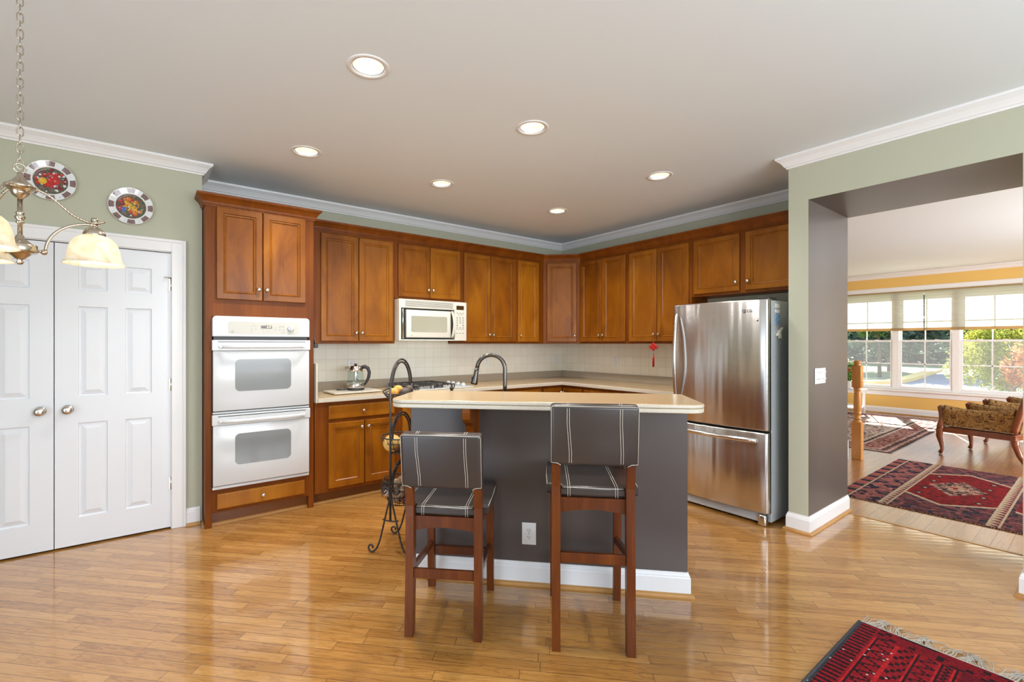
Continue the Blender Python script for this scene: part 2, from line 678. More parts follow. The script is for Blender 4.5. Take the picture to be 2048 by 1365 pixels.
def glass_mat(name, tint=(1, 1, 1, 1), refl=0.9):
    """thin clear pane: straight-through plus a fresnel mirror"""
    m, n, l, b = new_mat(name)
    n.remove(b)
    out = n['Material Output']
    t = n.new('ShaderNodeBsdfTransparent')
    t.inputs[0].default_value = tint
    g = n.new('ShaderNodeBsdfGlossy')
    g.inputs['Roughness'].default_value = 0.02
    fr = n.new('ShaderNodeLayerWeight')
    fr.inputs['Blend'].default_value = 0.5
    mx = n.new('ShaderNodeMixShader')
    l.new(math_n(n, l, 'ADD', math_n(n, l, 'MULTIPLY', math_n(n, l, 'POWER', fr.outputs['Facing'], 5.0), refl), 0.035), mx.inputs[0])
    l.new(t.outputs[0], mx.inputs[1])
    l.new(g.outputs[0], mx.inputs[2])
    l.new(mx.outputs[0], out.inputs['Surface'])
    return m


def shade_mat(name, col, trans=0.6, through=0.0, emit=0.0, marble=False):
    """translucent cloth or alabaster glass"""
    m, n, l, b = new_mat(name)
    n.remove(b)
    out = n['Material Output']
    d = n.new('ShaderNodeBsdfDiffuse')
    t = n.new('ShaderNodeBsdfTranslucent')
    tr = n.new('ShaderNodeBsdfTransparent')
    d.inputs[0].default_value = col
    t.inputs[0].default_value = col
    if marble:
        tc = n.new('ShaderNodeTexCoord')
        nz = n.new('ShaderNodeTexNoise')
        nz.inputs['Scale'].default_value = 14
        nz.inputs['Detail'].default_value = 4
        nz.inputs['Distortion'].default_value = 2.0
        l.new(tc.outputs['Object'], nz.inputs['Vector'])
        c = ramp_n(n, l, nz.outputs['Fac'], [(0.35, (col[0] * 0.86, col[1] * 0.80, col[2] * 0.70, 1)), (0.6, col)])
        l.new(c, d.inputs[0])
        l.new(c, t.inputs[0])
    m1 = n.new('ShaderNodeMixShader')
    m1.inputs[0].default_value = trans
    l.new(d.outputs[0], m1.inputs[1])
    l.new(t.outputs[0], m1.inputs[2])
    m2 = n.new('ShaderNodeMixShader')
    m2.inputs[0].default_value = through
    l.new(m1.outputs[0], m2.inputs[1])
    l.new(tr.outputs[0], m2.inputs[2])
    src = m2.outputs[0]
    if emit > 0:
        e = n.new('ShaderNodeEmission')
        e.inputs[0].default_value = (1.0, 0.86, 0.62, 1)
        e.inputs[1].default_value = emit
        ad = n.new('ShaderNodeAddShader')
        l.new(src, ad.inputs[0])
        l.new(e.outputs[0], ad.inputs[1])
        src = ad.outputs[0]
    l.new(src, out.inputs['Surface'])
    return m


def attr_mat(name, rough=0.95, bump=0.0, coat=0.0):
    m, n, l, b = new_mat(name)
    a = n.new('ShaderNodeVertexColor')
    a.layer_name = 'Col'
    l.new(a.outputs[0], b.inputs['Base Color'])
    b.inputs['Roughness'].default_value = rough
    b.inputs['Coat Weight'].default_value = coat
    if rough > 0.8:
        b.inputs['Specular IOR Level'].default_value = 0.1
    if bump > 0:
        tc = n.new('ShaderNodeTexCoord')
        nz = n.new('ShaderNodeTexNoise')
        nz.inputs['Scale'].default_value = 240
        l.new(tc.outputs['Object'], nz.inputs['Vector'])
        bp = n.new('ShaderNodeBump')
        bp.inputs['Strength'].default_value = bump
        bp.inputs['Distance'].default_value = 0.004
        l.new(nz.outputs['Fac'], bp.inputs['Height'])
        l.new(bp.outputs[0], b.inputs['Normal'])
    return m


def tapestry_mat(name):
    """dark gold and brown floral upholstery"""
    m, n, l, b = new_mat(name)
    tc = n.new('ShaderNodeTexCoord')
    vo = n.new('ShaderNodeTexVoronoi')
    vo.inputs['Scale'].default_value = 7.5
    vo.feature = 'F1'
    nz = n.new('ShaderNodeTexNoise')
    nz.inputs['Scale'].default_value = 9
    nz.inputs['Detail'].default_value = 6
    nz.inputs['Distortion'].default_value = 1.4
    l.new(tc.outputs['Object'], nz.inputs['Vector'])
    l.new(tc.outputs['Object'], vo.inputs['Vector'])
    nz.inputs['Scale'].default_value = 5.5
    nz.inputs['Detail'].default_value = 3
    # inked outlines over a mottled gold ground, with dotted rosettes
    s = math_n(n, l, 'ABSOLUTE', math_n(n, l, 'SINE', math_n(n, l, 'MULTIPLY', nz.outputs['Fac'], 30.0)))
    s = math_n(n, l, 'MINIMUM', math_n(n, l, 'MULTIPLY', s, 2.2), 1.0)
    ring = math_n(n, l, 'ABSOLUTE', math_n(n, l, 'SINE', math_n(n, l, 'MULTIPLY', vo.outputs['Distance'], 34.0)))
    ring = math_n(n, l, 'MINIMUM', math_n(n, l, 'ADD', math_n(n, l, 'MULTIPLY', ring, 1.4), math_n(n, l, 'GREATER_THAN', vo.outputs['Distance'], 0.33)), 1.0)
    s = math_n(n, l, 'MULTIPLY', s, ring)
    n9 = n.new('ShaderNodeTexNoise')
    n9.inputs['Scale'].default_value = 26
    n9.inputs['Detail'].default_value = 4
    l.new(tc.outputs['Object'], n9.inputs['Vector'])
    f = math_n(n, l, 'ADD', math_n(n, l, 'MULTIPLY', s, 0.52), math_n(n, l, 'MULTIPLY', n9.outputs['Fac'], 0.42))
    c = ramp_n(n, l, f, [(0.22, srgb(46, 26, 16)), (0.48, srgb(98, 64, 34)), (0.68, srgb(150, 112, 62)), (0.85, srgb(178, 144, 90))])
    l.new(c, b.inputs['Base Color'])
    b.inputs['Roughness'].default_value = 0.85
    return m


def leaf_mat(name, a, b_, tr=0.5):
    m, n, l, b = new_mat(name)
    n.remove(b)
    out = n['Material Output']
    tc = n.new('ShaderNodeTexCoord')
    nz = n.new('ShaderNodeTexNoise')
    nz.inputs['Scale'].default_value = 2.5
    nz.inputs['Detail'].default_value = 4
    l.new(tc.outputs['Object'], nz.inputs['Vector'])
    c = ramp_n(n, l, nz.outputs['Fac'], [(0.35, a), (0.65, b_)])
    d = n.new('ShaderNodeBsdfDiffuse')
    t = n.new('ShaderNodeBsdfTranslucent')
    l.new(c, d.inputs[0])
    l.new(c, t.inputs[0])
    mx = n.new('ShaderNodeMixShader')
    mx.inputs[0].default_value = tr
    l.new(d.outputs[0], mx.inputs[1])
    l.new(t.outputs[0], mx.inputs[2])
    l.new(mx.outputs[0], out.inputs['Surface'])
    return m


m_ceil = plain('ceiling_paint', (0.765, 0.83, 0.87, 1), 0.9, spec=0.2)
m_sage = plain('sage_paint', (0.47, 0.475, 0.365, 1), 0.6, spec=0.3, bump=0.05, bscale=90)
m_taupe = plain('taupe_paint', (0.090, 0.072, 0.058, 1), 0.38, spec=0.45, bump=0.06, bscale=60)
m_isl = plain('island_paint', (0.088, 0.070, 0.064, 1), 0.33, spec=0.5, bump=0.08, bscale=45)
m_gold = plain('gold_paint', (0.74, 0.48, 0.15, 1), 0.7, spec=0.2)
m_trim = plain('white_trim', (0.80, 0.80, 0.80, 1), 0.38)
m_door = plain('white_door_paint', (0.76, 0.78, 0.81, 1), 0.4)
m_white = plain('white_enamel', (0.63, 0.645, 0.65, 1), 0.22, coat=0.3)
m_cream = plain('cream_enamel', (0.78, 0.75, 0.64, 1), 0.25, coat=0.3)
m_plate_w = plain('outlet_white', (0.82, 0.82, 0.80, 1), 0.35)
m_slot = plain('dark_slot', (0.02, 0.02, 0.02, 1), 0.6)
m_field = plain('cream_button_field', (0.52, 0.50, 0.43, 1), 0.3)
m_grey_mark = plain('grey_print', (0.20, 0.19, 0.18, 1), 0.6)
m_ovenglass = plain('grey_oven_glass', (0.24, 0.255, 0.255, 1), 0.12)
m_mwglass = plain('cream_oven_glass', (0.42, 0.40, 0.30, 1), 0.12)
m_display = plain('amber_display', (0.06, 0.03, 0.008, 1), 0.2)
m_digit = plain('lit_digits', (0.9, 0.8, 0.5, 1), 0.5, emit=(1.0, 0.85, 0.5), es=2.0)
m_dooro = wood('cabinet_door_wood', (0.15, 0.039, 0.002), (0.265, 0.083, 0.003), (0.40, 0.148, 0.008), scale=(4.5, 4.5, 1.8), rough=0.33, coat=0.06, rnd=0.26)
m_frameo = wood('cabinet_frame_wood', (0.11, 0.025, 0.002), (0.185, 0.047, 0.003), (0.27, 0.076, 0.005), scale=(6, 6, 0.9), rough=0.42, coat=0.0, spec=0.2, rnd=0.1)
m_inner = plain('raw_plywood', (0.55, 0.38, 0.17, 1), 0.7)
m_toe = wood('toe_kick_wood', (0.10, 0.030, 0.006), (0.16, 0.050, 0.010), (0.22, 0.075, 0.016), scale=(0.9, 6, 6), rough=0.4)
m_oaktrim = wood('oak_shoe_moulding', (0.32, 0.15, 0.04), (0.45, 0.22, 0.06), (0.55, 0.30, 0.10), scale=(1, 1, 1), rough=0.35)
m_newel = wood('oak_newel', (0.34, 0.15, 0.035), (0.46, 0.21, 0.055), (0.56, 0.29, 0.09), rough=0.35)
m_stool = wood('stool_wood', (0.05, 0.010, 0.003), (0.105, 0.024, 0.004), (0.21, 0.058, 0.008), scale=(9, 9, 1.2), rough=0.35, coat=0.1, grain=0.9, rnd=0.1)
m_mahog = wood('mahogany', (0.12, 0.03, 0.012), (0.20, 0.055, 0.02), (0.28, 0.09, 0.035), rough=0.28, coat=0.4)
m_leather = plain('dark_leather', (0.040, 0.030, 0.026, 1), 0.30, spec=0.55, bump=0.12, bscale=170)
m_stitch = plain('pale_stitch', (0.62, 0.57, 0.48, 1), 0.8)
m_floor = floor_mat('oak_strip_floor', PI / 4, 0.057, 0.62, (0.25, 0.098, 0.019), (0.41, 0.188, 0.042), (0.54, 0.280, 0.080), 0.075, tilt=0.45)
m_floor2 = floor_mat('living_plank_floor', 0.0, 0.083, 0.85, (0.15, 0.055, 0.014), (0.25, 0.100, 0.028), (0.33, 0.155, 0.05), 0.24, gap=0.0016, tilt=0.6, ior=2.2)
m_tile = tile_mat('cream_tile')
m_counter = speckle('beige_solid_surface', (0.50, 0.36, 0.20, 1), (0.40, 0.28, 0.15, 1), 0.2)
m_counter_e = speckle('pale_counter_edge', (0.62, 0.57, 0.47, 1), (0.46, 0.41, 0.33, 1), 0.3)
m_splash = speckle('grey_counter_splash', (0.40, 0.34, 0.26, 1), (0.30, 0.25, 0.19, 1), 0.35)
m_steel = steel_mat('brushed_steel', wave=0.010)
m_steel_h = steel_mat('steel_handle', (0.70, 0.69, 0.67, 1), 0.20, 0.0005)
m_fridge_side = plain('grey_fridge_side', (0.44, 0.47, 0.48, 1), 0.3)
m_dark_plastic = plain('dark_plastic', (0.025, 0.024, 0.023, 1), 0.4)
m_nickel = plain('satin_nickel', (0.66, 0.62, 0.56, 1), 0.24, metal=1.0)
m_chrome = plain('polished_metal', (0.72, 0.70, 0.67, 1), 0.12, metal=1.0)
m_bronze = plain('antique_brass', (0.56, 0.49, 0.39, 1), 0.22, metal=1.0)
m_iron = plain('wrought_iron', (0.055, 0.047, 0.042, 1), 0.45, metal=0.5)
m_faucet = plain('dark_steel_faucet', (0.12, 0.11, 0.10, 1), 0.26, metal=1.0)
m_glass = glass_mat('window_glass')
m_kglass = glass_mat('kettle_glass', (0.86, 0.93, 0.93, 1))
m_blind = shade_mat('woven_blind', (0.62, 0.60, 0.50, 1), 0.45, 0.0)
m_blind_hem = shade_mat('blind_hem', (0.50, 0.36, 0.18, 1), 0.35, 0.0)
m_alab = shade_mat('alabaster_shade', (0.95, 0.91, 0.80, 1), 0.55, 0.0, marble=True)
m_bulb = plain('lit_bulb', (1, 1, 1, 1), 0.5, emit=(1.0, 0.94, 0.82), es=42.0)
m_bulb_c = plain('lit_downlight', (1, 1, 1, 1), 0.5, emit=(1.0, 0.95, 0.84), es=14.0)
m_baffle = plain('ribbed_baffle', (0.80, 0.76, 0.62, 1), 0.5)
m_rug = attr_mat('knotted_wool', 0.95, 0.5)
m_fringe = plain('wool_fringe', (0.42, 0.38, 0.32, 1), 0.9)
m_china = attr_mat('painted_china', 0.18, 0.0, 0.5)
m_china_w = plain('white_china', (0.80, 0.81, 0.82, 1), 0.15, coat=0.5)
m_tap = tapestry_mat('floral_upholstery')
m_red = plain('red_silk', (0.62, 0.015, 0.012, 1), 0.5)
m_asphalt = plain('asphalt', (0.13, 0.14, 0.17, 1), 0.9, var=0.25, bscale=3)
m_grass = plain('lawn', (0.10, 0.14, 0.05, 1), 0.95, var=0.4, bscale=2)
m_kerb = plain('yellow_kerb', (0.70, 0.48, 0.13, 1), 0.8)
m_bark = plain('bark', (0.10, 0.075, 0.055, 1), 0.9, var=0.3, bscale=12)
m_lf_y = leaf_mat('yellow_green_leaves', (0.16, 0.22, 0.05, 1), (0.40, 0.40, 0.07, 1))
m_lf_r = leaf_mat('orange_red_leaves', (0.42, 0.13, 0.06, 1), (0.46, 0.26, 0.13, 1))
m_lf_d = leaf_mat('dark_leaves', (0.06, 0.10, 0.09, 1), (0.14, 0.21, 0.13, 1), 0.3)
m_lf_g = leaf_mat('green_leaves', (0.10, 0.22, 0.05, 1), (0.30, 0.42, 0.10, 1))
m_plant = leaf_mat('house_plant_leaves', (0.05, 0.16, 0.03, 1), (0.20, 0.36, 0.08, 1), 0.3)
m_screen = shade_mat('insect_screen', (0.62, 0.64, 0.66, 1), 0.5, 0.91)
m_brickwall = plain('far_house_wall', (0.34, 0.30, 0.27, 1), 0.9, var=0.15, bscale=8)

# ------------------------------------------------------------------ room shell
CEIL = 2.743
# floors
f1 = MB()
f1.box(-7.15, -0.085, -7.15, 0.0, -0.06, 0.0)
struct('floor', f1, m_floor)
f2 = MB()
f2.box(-0.06, 7.2, -7.15, 1.6, -0.06, 0.0)
struct('floor', f2, m_floor2)
f3 = MB()
f3.box(-0.085, -0.06, -7.0, -3.0, -0.05, 0.003, 0.001)
struct('trim_2', f3, m_oaktrim)

# ceiling, with the six round holes of the downlights
LIGHTS = [(-3.745, -2.37), (-3.715, -1.14), (-2.66, -2.37), (-2.60, -1.14), (-1.264, -2.36), (-1.227, -1.15)]
RH = 0.075


def ceiling():
    mb = MB()
    hs = 0.14
    xs = sorted({-7.2, 7.3} | {round(c[0] + s * hs, 4) for c in LIGHTS for s in (-1, 1)})
    ys = sorted({-7.2, 1.7} | {round(c[1] + s * hs, 4) for c in LIGHTS for s in (-1, 1)})
    bm = mb.bm
    # plain strips around square cells, each square cell holds a round hole
    cells = [(round(c[0] - hs, 4), round(c[0] + hs, 4), round(c[1] - hs, 4), round(c[1] + hs, 4), c) for c in LIGHTS]

    def quad(x0, x1, y0, y1):
        mb.face([mb.v((x0, y0, CEIL)), mb.v((x0, y1, CEIL)), mb.v((x1, y1, CEIL)), mb.v((x1, y0, CEIL))])
    for i in range(len(xs) - 1):
        for j in range(len(ys) - 1):
            cx, cy = (xs[i] + xs[i + 1]) / 2, (ys[j] + ys[j + 1]) / 2
            if any(a < cx < b and c < cy < d for a, b, c, d, _ in cells):
                continue
            quad(xs[i], xs[i + 1], ys[j], ys[j + 1])
    n = 48
    for a, b, c, d, ctr in cells:
        ring = []
        sq = []
        for k in range(n):
            t = 2 * PI * k / n
            ring.append(mb.v((ctr[0] + RH * math.cos(t), ctr[1] + RH * math.sin(t), CEIL)))
            m = max(abs(math.cos(t)), abs(math.sin(t)))
            sq.append(mb.v((ctr[0] + hs * math.cos(t) / m, ctr[1] + hs * math.sin(t) / m, CEIL)))
        for k in range(n):
            k2 = (k + 1) % n
            mb.face([ring[k], ring[k2], sq[k2], sq[k]])
    # upper skin, so that no daylight falls through
    mb.box(-7.2, 7.3, -7.2, 1.7, CEIL + 0.22, CEIL + 0.3)
    for x0, x1, y0, y1 in ((-7.2, 7.3, -7.2, -7.1), (-7.2, 7.3, 1.62, 1.7), (-7.2, -7.1, -7.1, 1.62), (7.2, 7.3, -7.1, 1.62)):
        mb.box(x0, x1, y0, y1, CEIL, CEIL + 0.22)
    return struct('ceiling', mb, m_ceil)


ceiling()


def wall_box(name, boxes, mat):
    mb = MB()
    for b in boxes:
        mb.box(*b)
    return struct(name, mb, mat)


wall_box('wall_back', [(-7.1, 0.12, 0.0, 0.12, 0, CEIL)], m_sage)
wall_box('wall_right', [(0.0, 0.12, -3.136, 1.55, 0, CEIL)], m_sage)
PX0, PX1, PS = -5.76, -4.484, -5.122
wall_box('wall_pantry', [(-7.0, PX0, -0.41, -0.29, 0, CEIL), (PX1, -4.29, -0.41, -0.29, 0, CEIL), (PX0, PX1, -0.41, -0.29, 2.05, CEIL),
                         (-4.39, -4.29, -0.29, 0, 0, CEIL)], m_sage)


def two_tone(name, x0, x1, y0, y1, z0, z1):
    """sage towards the kitchen, taupe on the faces of the opening, gold towards the living room"""
    mb = MB()
    mb.box(x0, x1, y0, y1, z0, z1)
    mb.bm.normal_update()
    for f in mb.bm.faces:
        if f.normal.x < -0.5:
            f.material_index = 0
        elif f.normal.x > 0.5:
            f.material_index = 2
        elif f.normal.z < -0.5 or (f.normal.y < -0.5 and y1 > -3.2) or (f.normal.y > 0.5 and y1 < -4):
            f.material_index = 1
        else:
            f.material_index = 0
    return struct(name, mb, [m_sage, m_taupe, m_gold])


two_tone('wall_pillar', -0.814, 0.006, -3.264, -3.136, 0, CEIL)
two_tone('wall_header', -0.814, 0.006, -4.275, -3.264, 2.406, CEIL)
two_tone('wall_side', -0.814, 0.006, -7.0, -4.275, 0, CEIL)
# outer walls behind the viewer, with the openings of the patio door and windows
wall_box('wall_left', [(-7.12, -7.0, -7.0, -5.5, 0, CEIL), (-7.12, -7.0, -2.8, 0, 0, CEIL), (-7.12, -7.0, -5.5, -2.8, 2.2, CEIL)], m_sage)
wall_box('wall_rear', [(-7.0, -5.75, -7.12, -7.0, 0, CEIL), (-1.25, 1.45, -7.12, -7.0, 0, CEIL), (4.55, 7.1, -7.12, -7.0, 0, CEIL),
                       (-5.75, -1.25, -7.12, -7.0, 0, 0.7), (-5.75, -1.25, -7.12, -7.0, 2.5, CEIL),
                       (1.45, 4.55, -7.12, -7.0, 0, 0.7), (1.45, 4.55, -7.12, -7.0, 2.5, CEIL)], m_sage)
WY0, WY1, WZ0, WZ1 = -3.76, -1.12, 0.49, 2.37
wall_box('wall_window', [(7.07, 7.2, -7.0, WY0, 0, CEIL), (7.07, 7.2, WY1, 1.55, 0, CEIL), (7.07, 7.2, WY0, WY1, 0, WZ0), (7.07, 7.2, WY0, WY1, WZ1, CEIL)], m_gold)
wall_box('wall_living', [(0.12, 7.2, 1.5, 1.62, 0, CEIL)], m_gold)

# ceiling crown (out, z): stepped cove
CR = [(0.0, CEIL - 0.083), (0.010, CEIL - 0.083), (0.014, CEIL - 0.072), (0.022, CEIL - 0.068), (0.028, CEIL - 0.056), (0.042, CEIL - 0.036),
      (0.056, CEIL - 0.024), (0.060, CEIL - 0.020), (0.066, CEIL - 0.016), (0.068, CEIL - 0.0005), (0.0, CEIL - 0.0005)]
mb = MB()
mb.sweep([(-7.0, -7.0), (-7.0, -0.41), (-4.29, -0.41), (-4.29, 0.0), (0.0, 0.0), (0.0, -3.136), (-0.814, -3.136), (-0.814, -7.0)], CR)
struct('trim_1', mb, m_trim)
mb = MB()
mb.sweep([(0.006, -7.0), (0.006, -3.136), (0.12, -3.136), (0.12, 1.5), (7.07, 1.5), (7.07, -7.0)], CR)
struct('trim_3', mb, m_trim)

# baseboards and their oak shoe mouldings
BB = [(0, 0.0), (0.014, 0.0), (0.014, 0.098), (0.011, 0.104), (0.011, 0.110), (0.006, 0.118), (0.004, 0.128), (0, 0.128)]
SH = [(0.014, 0.0), (0.032, 0.0), (0.031, 0.007), (0.027, 0.014), (0.021, 0.018), (0.014, 0.019)]


def base_run(name, path, shoe):
    mb = MB()
    mb.sweep(path, BB)
    struct(name, mb, m_trim)
    if shoe:
        mb = MB()
        mb.sweep(path, SH)
        struct('trim_4', mb, m_oaktrim)


base_run('baseboard_pantry', [(-4.394, -0.41), (-4.305, -0.41)], True)
base_run('baseboard_pillar', [(-0.30, -3.136), (-0.814, -3.136), (-0.814, -3.264), (0.006, -3.264)], True)
base_run('baseboard_side', [(0.006, -4.275), (-0.814, -4.275), (-0.814, -6.98)], True)
base_run('baseboard_window', [(7.07, 1.48), (7.07, -6.98)], True)

# ------------------------------------------------------------------ pantry doors
mb = MB()
CS = 0.09
# casing with a backband step
for y, ins, w in ((-0.428, 0.0, CS), (-0.436, CS - 0.022, 0.022)):
    mb.box(PX1 + ins, PX1 + ins + w, y, -0.41, 0, 2.05 + ins + w, 0.003)
    mb.box(PX0 - ins - w, PX0 - ins, y, -0.41, 0, 2.05 + ins + w, 0.003)
    mb.box(PX0 - ins, PX1 + ins, y, -0.41, 2.05 + ins, 2.05 + ins + w, 0.003)
# jambs
mb.box(PX1 - 0.004, PX1, -0.41, -0.29, 0, 2.05)
mb.box(PX0, PX0 + 0.004, -0.41, -0.29, 0, 2.05)
mb.box(PX0, PX1, -0.41, -0.29, 2.046, 2.05)
struct('trim_5', mb, m_trim)


def panel_door(name, label, x0, w, knob_x, hinge_x):
    root = tag(bpy.data.objects.new(name, None), label, None, None, 'structure')
    C.objects.link(root)
    root.location = (x0, -0.40, 0.012)
    H = 2.028
    yf, yb = -0.004, 0.034
    mb = MB()
    xs = [0, 0.117, 0.270, w - 0.265 + 0.0, w - 0.114, w]
    zs = [0, 0.184, 0.823, 1.002, 1.611, 1.721, 1.903, H]
    prof = [(0, yf), (0.004, yf + 0.011), (0.010, yf + 0.0125), (0.040, yf + 0.0015), (0.043, yf + 0.001)]
    for i in range(5):
        for j in range(7):
            if i in (1, 3) and j in (1, 3, 5):
                mb.loft_rects(xs[i], xs[i + 1], zs[j], zs[j + 1], prof)
            else:
                mb.face([mb.v((xs[i], yf, zs[j])), mb.v((xs[i + 1], yf, zs[j])), mb.v((xs[i + 1], yf, zs[j + 1])), mb.v((xs[i], yf, zs[j + 1]))])
    mb.box(0, w, yf + 0.016, yb, 0, H)
    for a, b, c, d in ((0, w, 0, 0), (0, w, H, H)):
        mb.face([mb.v((a, yf, c)), mb.v((b, yf, c)), mb.v((b, yb, c)), mb.v((a, yb, c))])
    for a in (0, w):
        mb.face([mb.v((a, yf, 0)), mb.v((a, yf, H)), mb.v((a, yb, H)), mb.v((a, yb, 0))])
    mb.build('door_leaf', m_door, root)
    k = MB()
    k.lathe([(0.030, 0), (0.031, 0.004), (0.026, 0.008), (0.011, 0.012), (0.010, 0.028), (0.018, 0.033), (0.028, 0.044), (0.029, 0.052), (0.024, 0.060), (0.012, 0.064), (0, 0.065)],
            (knob_x, yf, 0.918), 24, '-Y')
    k.build('door_knob', m_nickel, root)
    for i, z in enumerate((0.325, 1.055, 1.797)):
        h = MB()
        h.lathe([(0.0065, 0), (0.0065, 0.09)], (hinge_x, yf - 0.004, z - 0.045), 10)
        h.box(hinge_x - 0.013, hinge_x + 0.013, yf - 0.0025, yf + 0.004, z - 0.044, z + 0.044)
        if i == 2:
            h.tube([(hinge_x, yf - 0.004, z + 0.048), (hinge_x - 0.035, yf - 0.02, z + 0.05)], 0.004, 6)
            h.ball((hinge_x - 0.037, yf - 0.021, z + 0.05), 0.007, u=8, v=6)
        h.build('hinge', m_nickel, root)
    return root


panel_door('door_1', 'white six-panel door leaf next to the double oven, hinged beside the cabinets', PS + 0.002, 0.632, 0.066, 0.634)
panel_door('door_2', 'white six-panel door leaf cut off by the photo edge, left of its pair', PX0 + 0.006, 0.629, 0.566, -0.002)

# ------------------------------------------------------------------ living-room windows
mb = MB()
cw = 0.085
mb.box(7.045, 7.07, WY0 - cw, WY0, WZ0, WZ1 + cw, 0.004)
mb.box(7.045, 7.07, WY1, WY1 + cw, WZ0, WZ1 + cw, 0.004)
mb.box(7.045, 7.07, WY0, WY1, WZ1, WZ1 + cw, 0.004)
mb.box(7.035, 7.07, WY0 - cw - 0.01, WY1 + cw + 0.01, WZ1 + cw - 0.004, WZ1 + cw + 0.012, 0.004)
mb.box(7.0, 7.10, WY0 - cw - 0.03, WY1 + cw + 0.03, WZ0 - 0.04, WZ0 - 0.012, 0.006)
mb.box(7.05, 7.07, WY0 - cw, WY1 + cw, WZ0 - 0.135, WZ0 - 0.04, 0.004)
struct('trim_6', mb, m_trim)

UN = [(-2.025, -1.13), (-2.86, -2.055), (-3.75, -2.89)]
for i, (ya, yb) in enumerate(UN):
    wroot = tag(bpy.data.objects.new('window_%d' % (i + 1), None), None, None, None, 'structure')
    C.objects.link(wroot)
    wroot.location = (7.12, (ya + yb) / 2, WZ0)
    hw = (yb - ya) / 2
    Hh = WZ1 - WZ0
    mb = MB()
    fr = 0.035
    mb.box(-0.05, 0.06, -hw - 0.017, -hw + fr, -0.012, Hh, 0.003)
    mb.box(-0.05, 0.06, hw - fr, hw + 0.017, -0.012, Hh, 0.003)
    mb.box(-0.05, 0.06, -hw + fr, hw - fr, -0.012, 0.03, 0.003)
    mb.box(-0.05, 0.06, -hw + fr, hw - fr, Hh - 0.04, Hh, 0.003)
    mb.build('window_frame', m_trim, wroot)
    zm = 1.425 - WZ0
    for nm, x, z0, z1 in (('lower_sash', -0.015, 0.03, zm + 0.018), ('upper_sash', 0.025, zm - 0.018, Hh - 0.04)):
        mb = MB()
        s = 0.034
        y0, y1 = -hw + fr, hw - fr
        mb.box(x - 0.018, x + 0.018, y0, y0 + s, z0, z1, 0.003)
        mb.box(x - 0.018, x + 0.018, y1 - s, y1, z0, z1, 0.003)
        mb.box(x - 0.018, x + 0.018, y0 + s, y1 - s, z0, z0 + s, 0.003)
        mb.box(x - 0.018, x + 0.018, y0 + s, y1 - s, z1 - s, z1, 0.003)
        # glazing bars
        mb.box(x - 0.006, x + 0.006, -0.009, 0.009, z0 + s, z1 - s)
        mb.box(x - 0.006, x + 0.006, y0 + s, y1 - s, (z0 + z1) / 2 - 0.009, (z0 + z1) / 2 + 0.009)
        if nm == 'lower_sash':
            for dy in (-0.16, 0.16):
                mb.box(x - 0.04, x - 0.018, dy - 0.025, dy + 0.025, z1 - 0.008, z1 + 0.008, 0.004)
        so = mb.build(nm, m_trim, wroot)
        g = MB()
        g.face([g.v((x, y0 + s - 0.004, z0 + s - 0.004)), g.v((x, y1 - s + 0.004, z0 + s - 0.004)), g.v((x, y1 - s + 0.004, z1 - s + 0.004)), g.v((x, y0 + s - 0.004, z1 - s + 0.004))])
        g.build('pane', m_glass, so)
        if nm == 'lower_sash':
            g = MB()
            xs_ = x + 0.062
            g.face([g.v((xs_, y0 + 0.01, z0 + 0.01)), g.v((xs_, y1 - 0.01, z0 + 0.01)), g.v((xs_, y1 - 0.01, z1 - 0.02)), g.v((xs_, y0 + 0.01, z1 - 0.02))])
            g.build('insect_screen', m_screen, wroot)
# two woven blinds, half down
for i, (ya, yb, lab) in enumerate(((-2.448, -1.125, 'cream woven window blind on the left, nearer the stair newel'), (-3.755, -2.466, 'cream woven window blind on the right, above the armchairs'))):
    bl = thing('window_blind', lab, 'blind', (7.05, (ya + yb) / 2, 1.62), 0, 'window blinds')
    hw = (yb - ya) / 2
    mb = MB()
    n = 13
    for k in range(n):
        z0 = 0.05 + k * (0.69 / n)
        z1 = z0 + 0.69 / n
        mb.face([mb.v((0.0, -hw, z0)), mb.v((-0.007, -hw, (z0 + z1) / 2)), mb.v((-0.007, hw, (z0 + z1) / 2)), mb.v((0.0, hw, z0))])
        mb.face([mb.v((-0.007, -hw, (z0 + z1) / 2)), mb.v((0.0, -hw, z1)), mb.v((0.0, hw, z1)), mb.v((-0.007, hw, (z0 + z1) / 2))])
    mb.build('blind_cloth', m_blind, bl)
    mb = MB()
    mb.box(-0.012, 0.004, -hw, hw, 0.0, 0.052, 0.004)
    mb.build('hem_bar', m_blind_hem, bl)
    mb = MB()
    mb.box(-0.03, 0.01, -hw, hw, 0.735, 0.76, 0.004)
    mb.build('head_rail', m_blind_hem, bl)

# frames of the openings behind the viewer
for nm, horiz, a0, a1, z0, z1, pos in (('window_4', False, -5.5, -2.8, 0.0, 2.2, -7.05), ('window_5', True, -5.75, -1.25, 0.7, 2.5, -7.05), ('window_6', True, 1.45, 4.55, 0.7, 2.5, -7.05)):
    mb = MB()
    t = 0.06
    segs = [(a0, a0 + t, z0, z1), (a1 - t, a1, z0, z1), (a0, a1, z0, z0 + t), (a0, a1, z1 - t, z1), ((a0 + a1) / 2 - t / 2, (a0 + a1) / 2 + t / 2, z0, z1)]
    for p0, p1, q0, q1 in segs:
        if horiz:
            mb.box(p0, p1, pos - 0.03, pos + 0.06, q0, q1)
        else:
            mb.box(pos - 0.03, pos + 0.06, p0, p1, q0, q1)
    struct(nm, mb, m_trim)

# ------------------------------------------------------------------ cabinets
KNOB = [(0.006, 0), (0.005, 0.010), (0.011, 0.014), (0.0155, 0.020), (0.0155, 0.024), (0.011, 0.029), (0, 0.030)]
RZB = -PI / 2          # cabinets on the right wall: local x runs towards the viewer


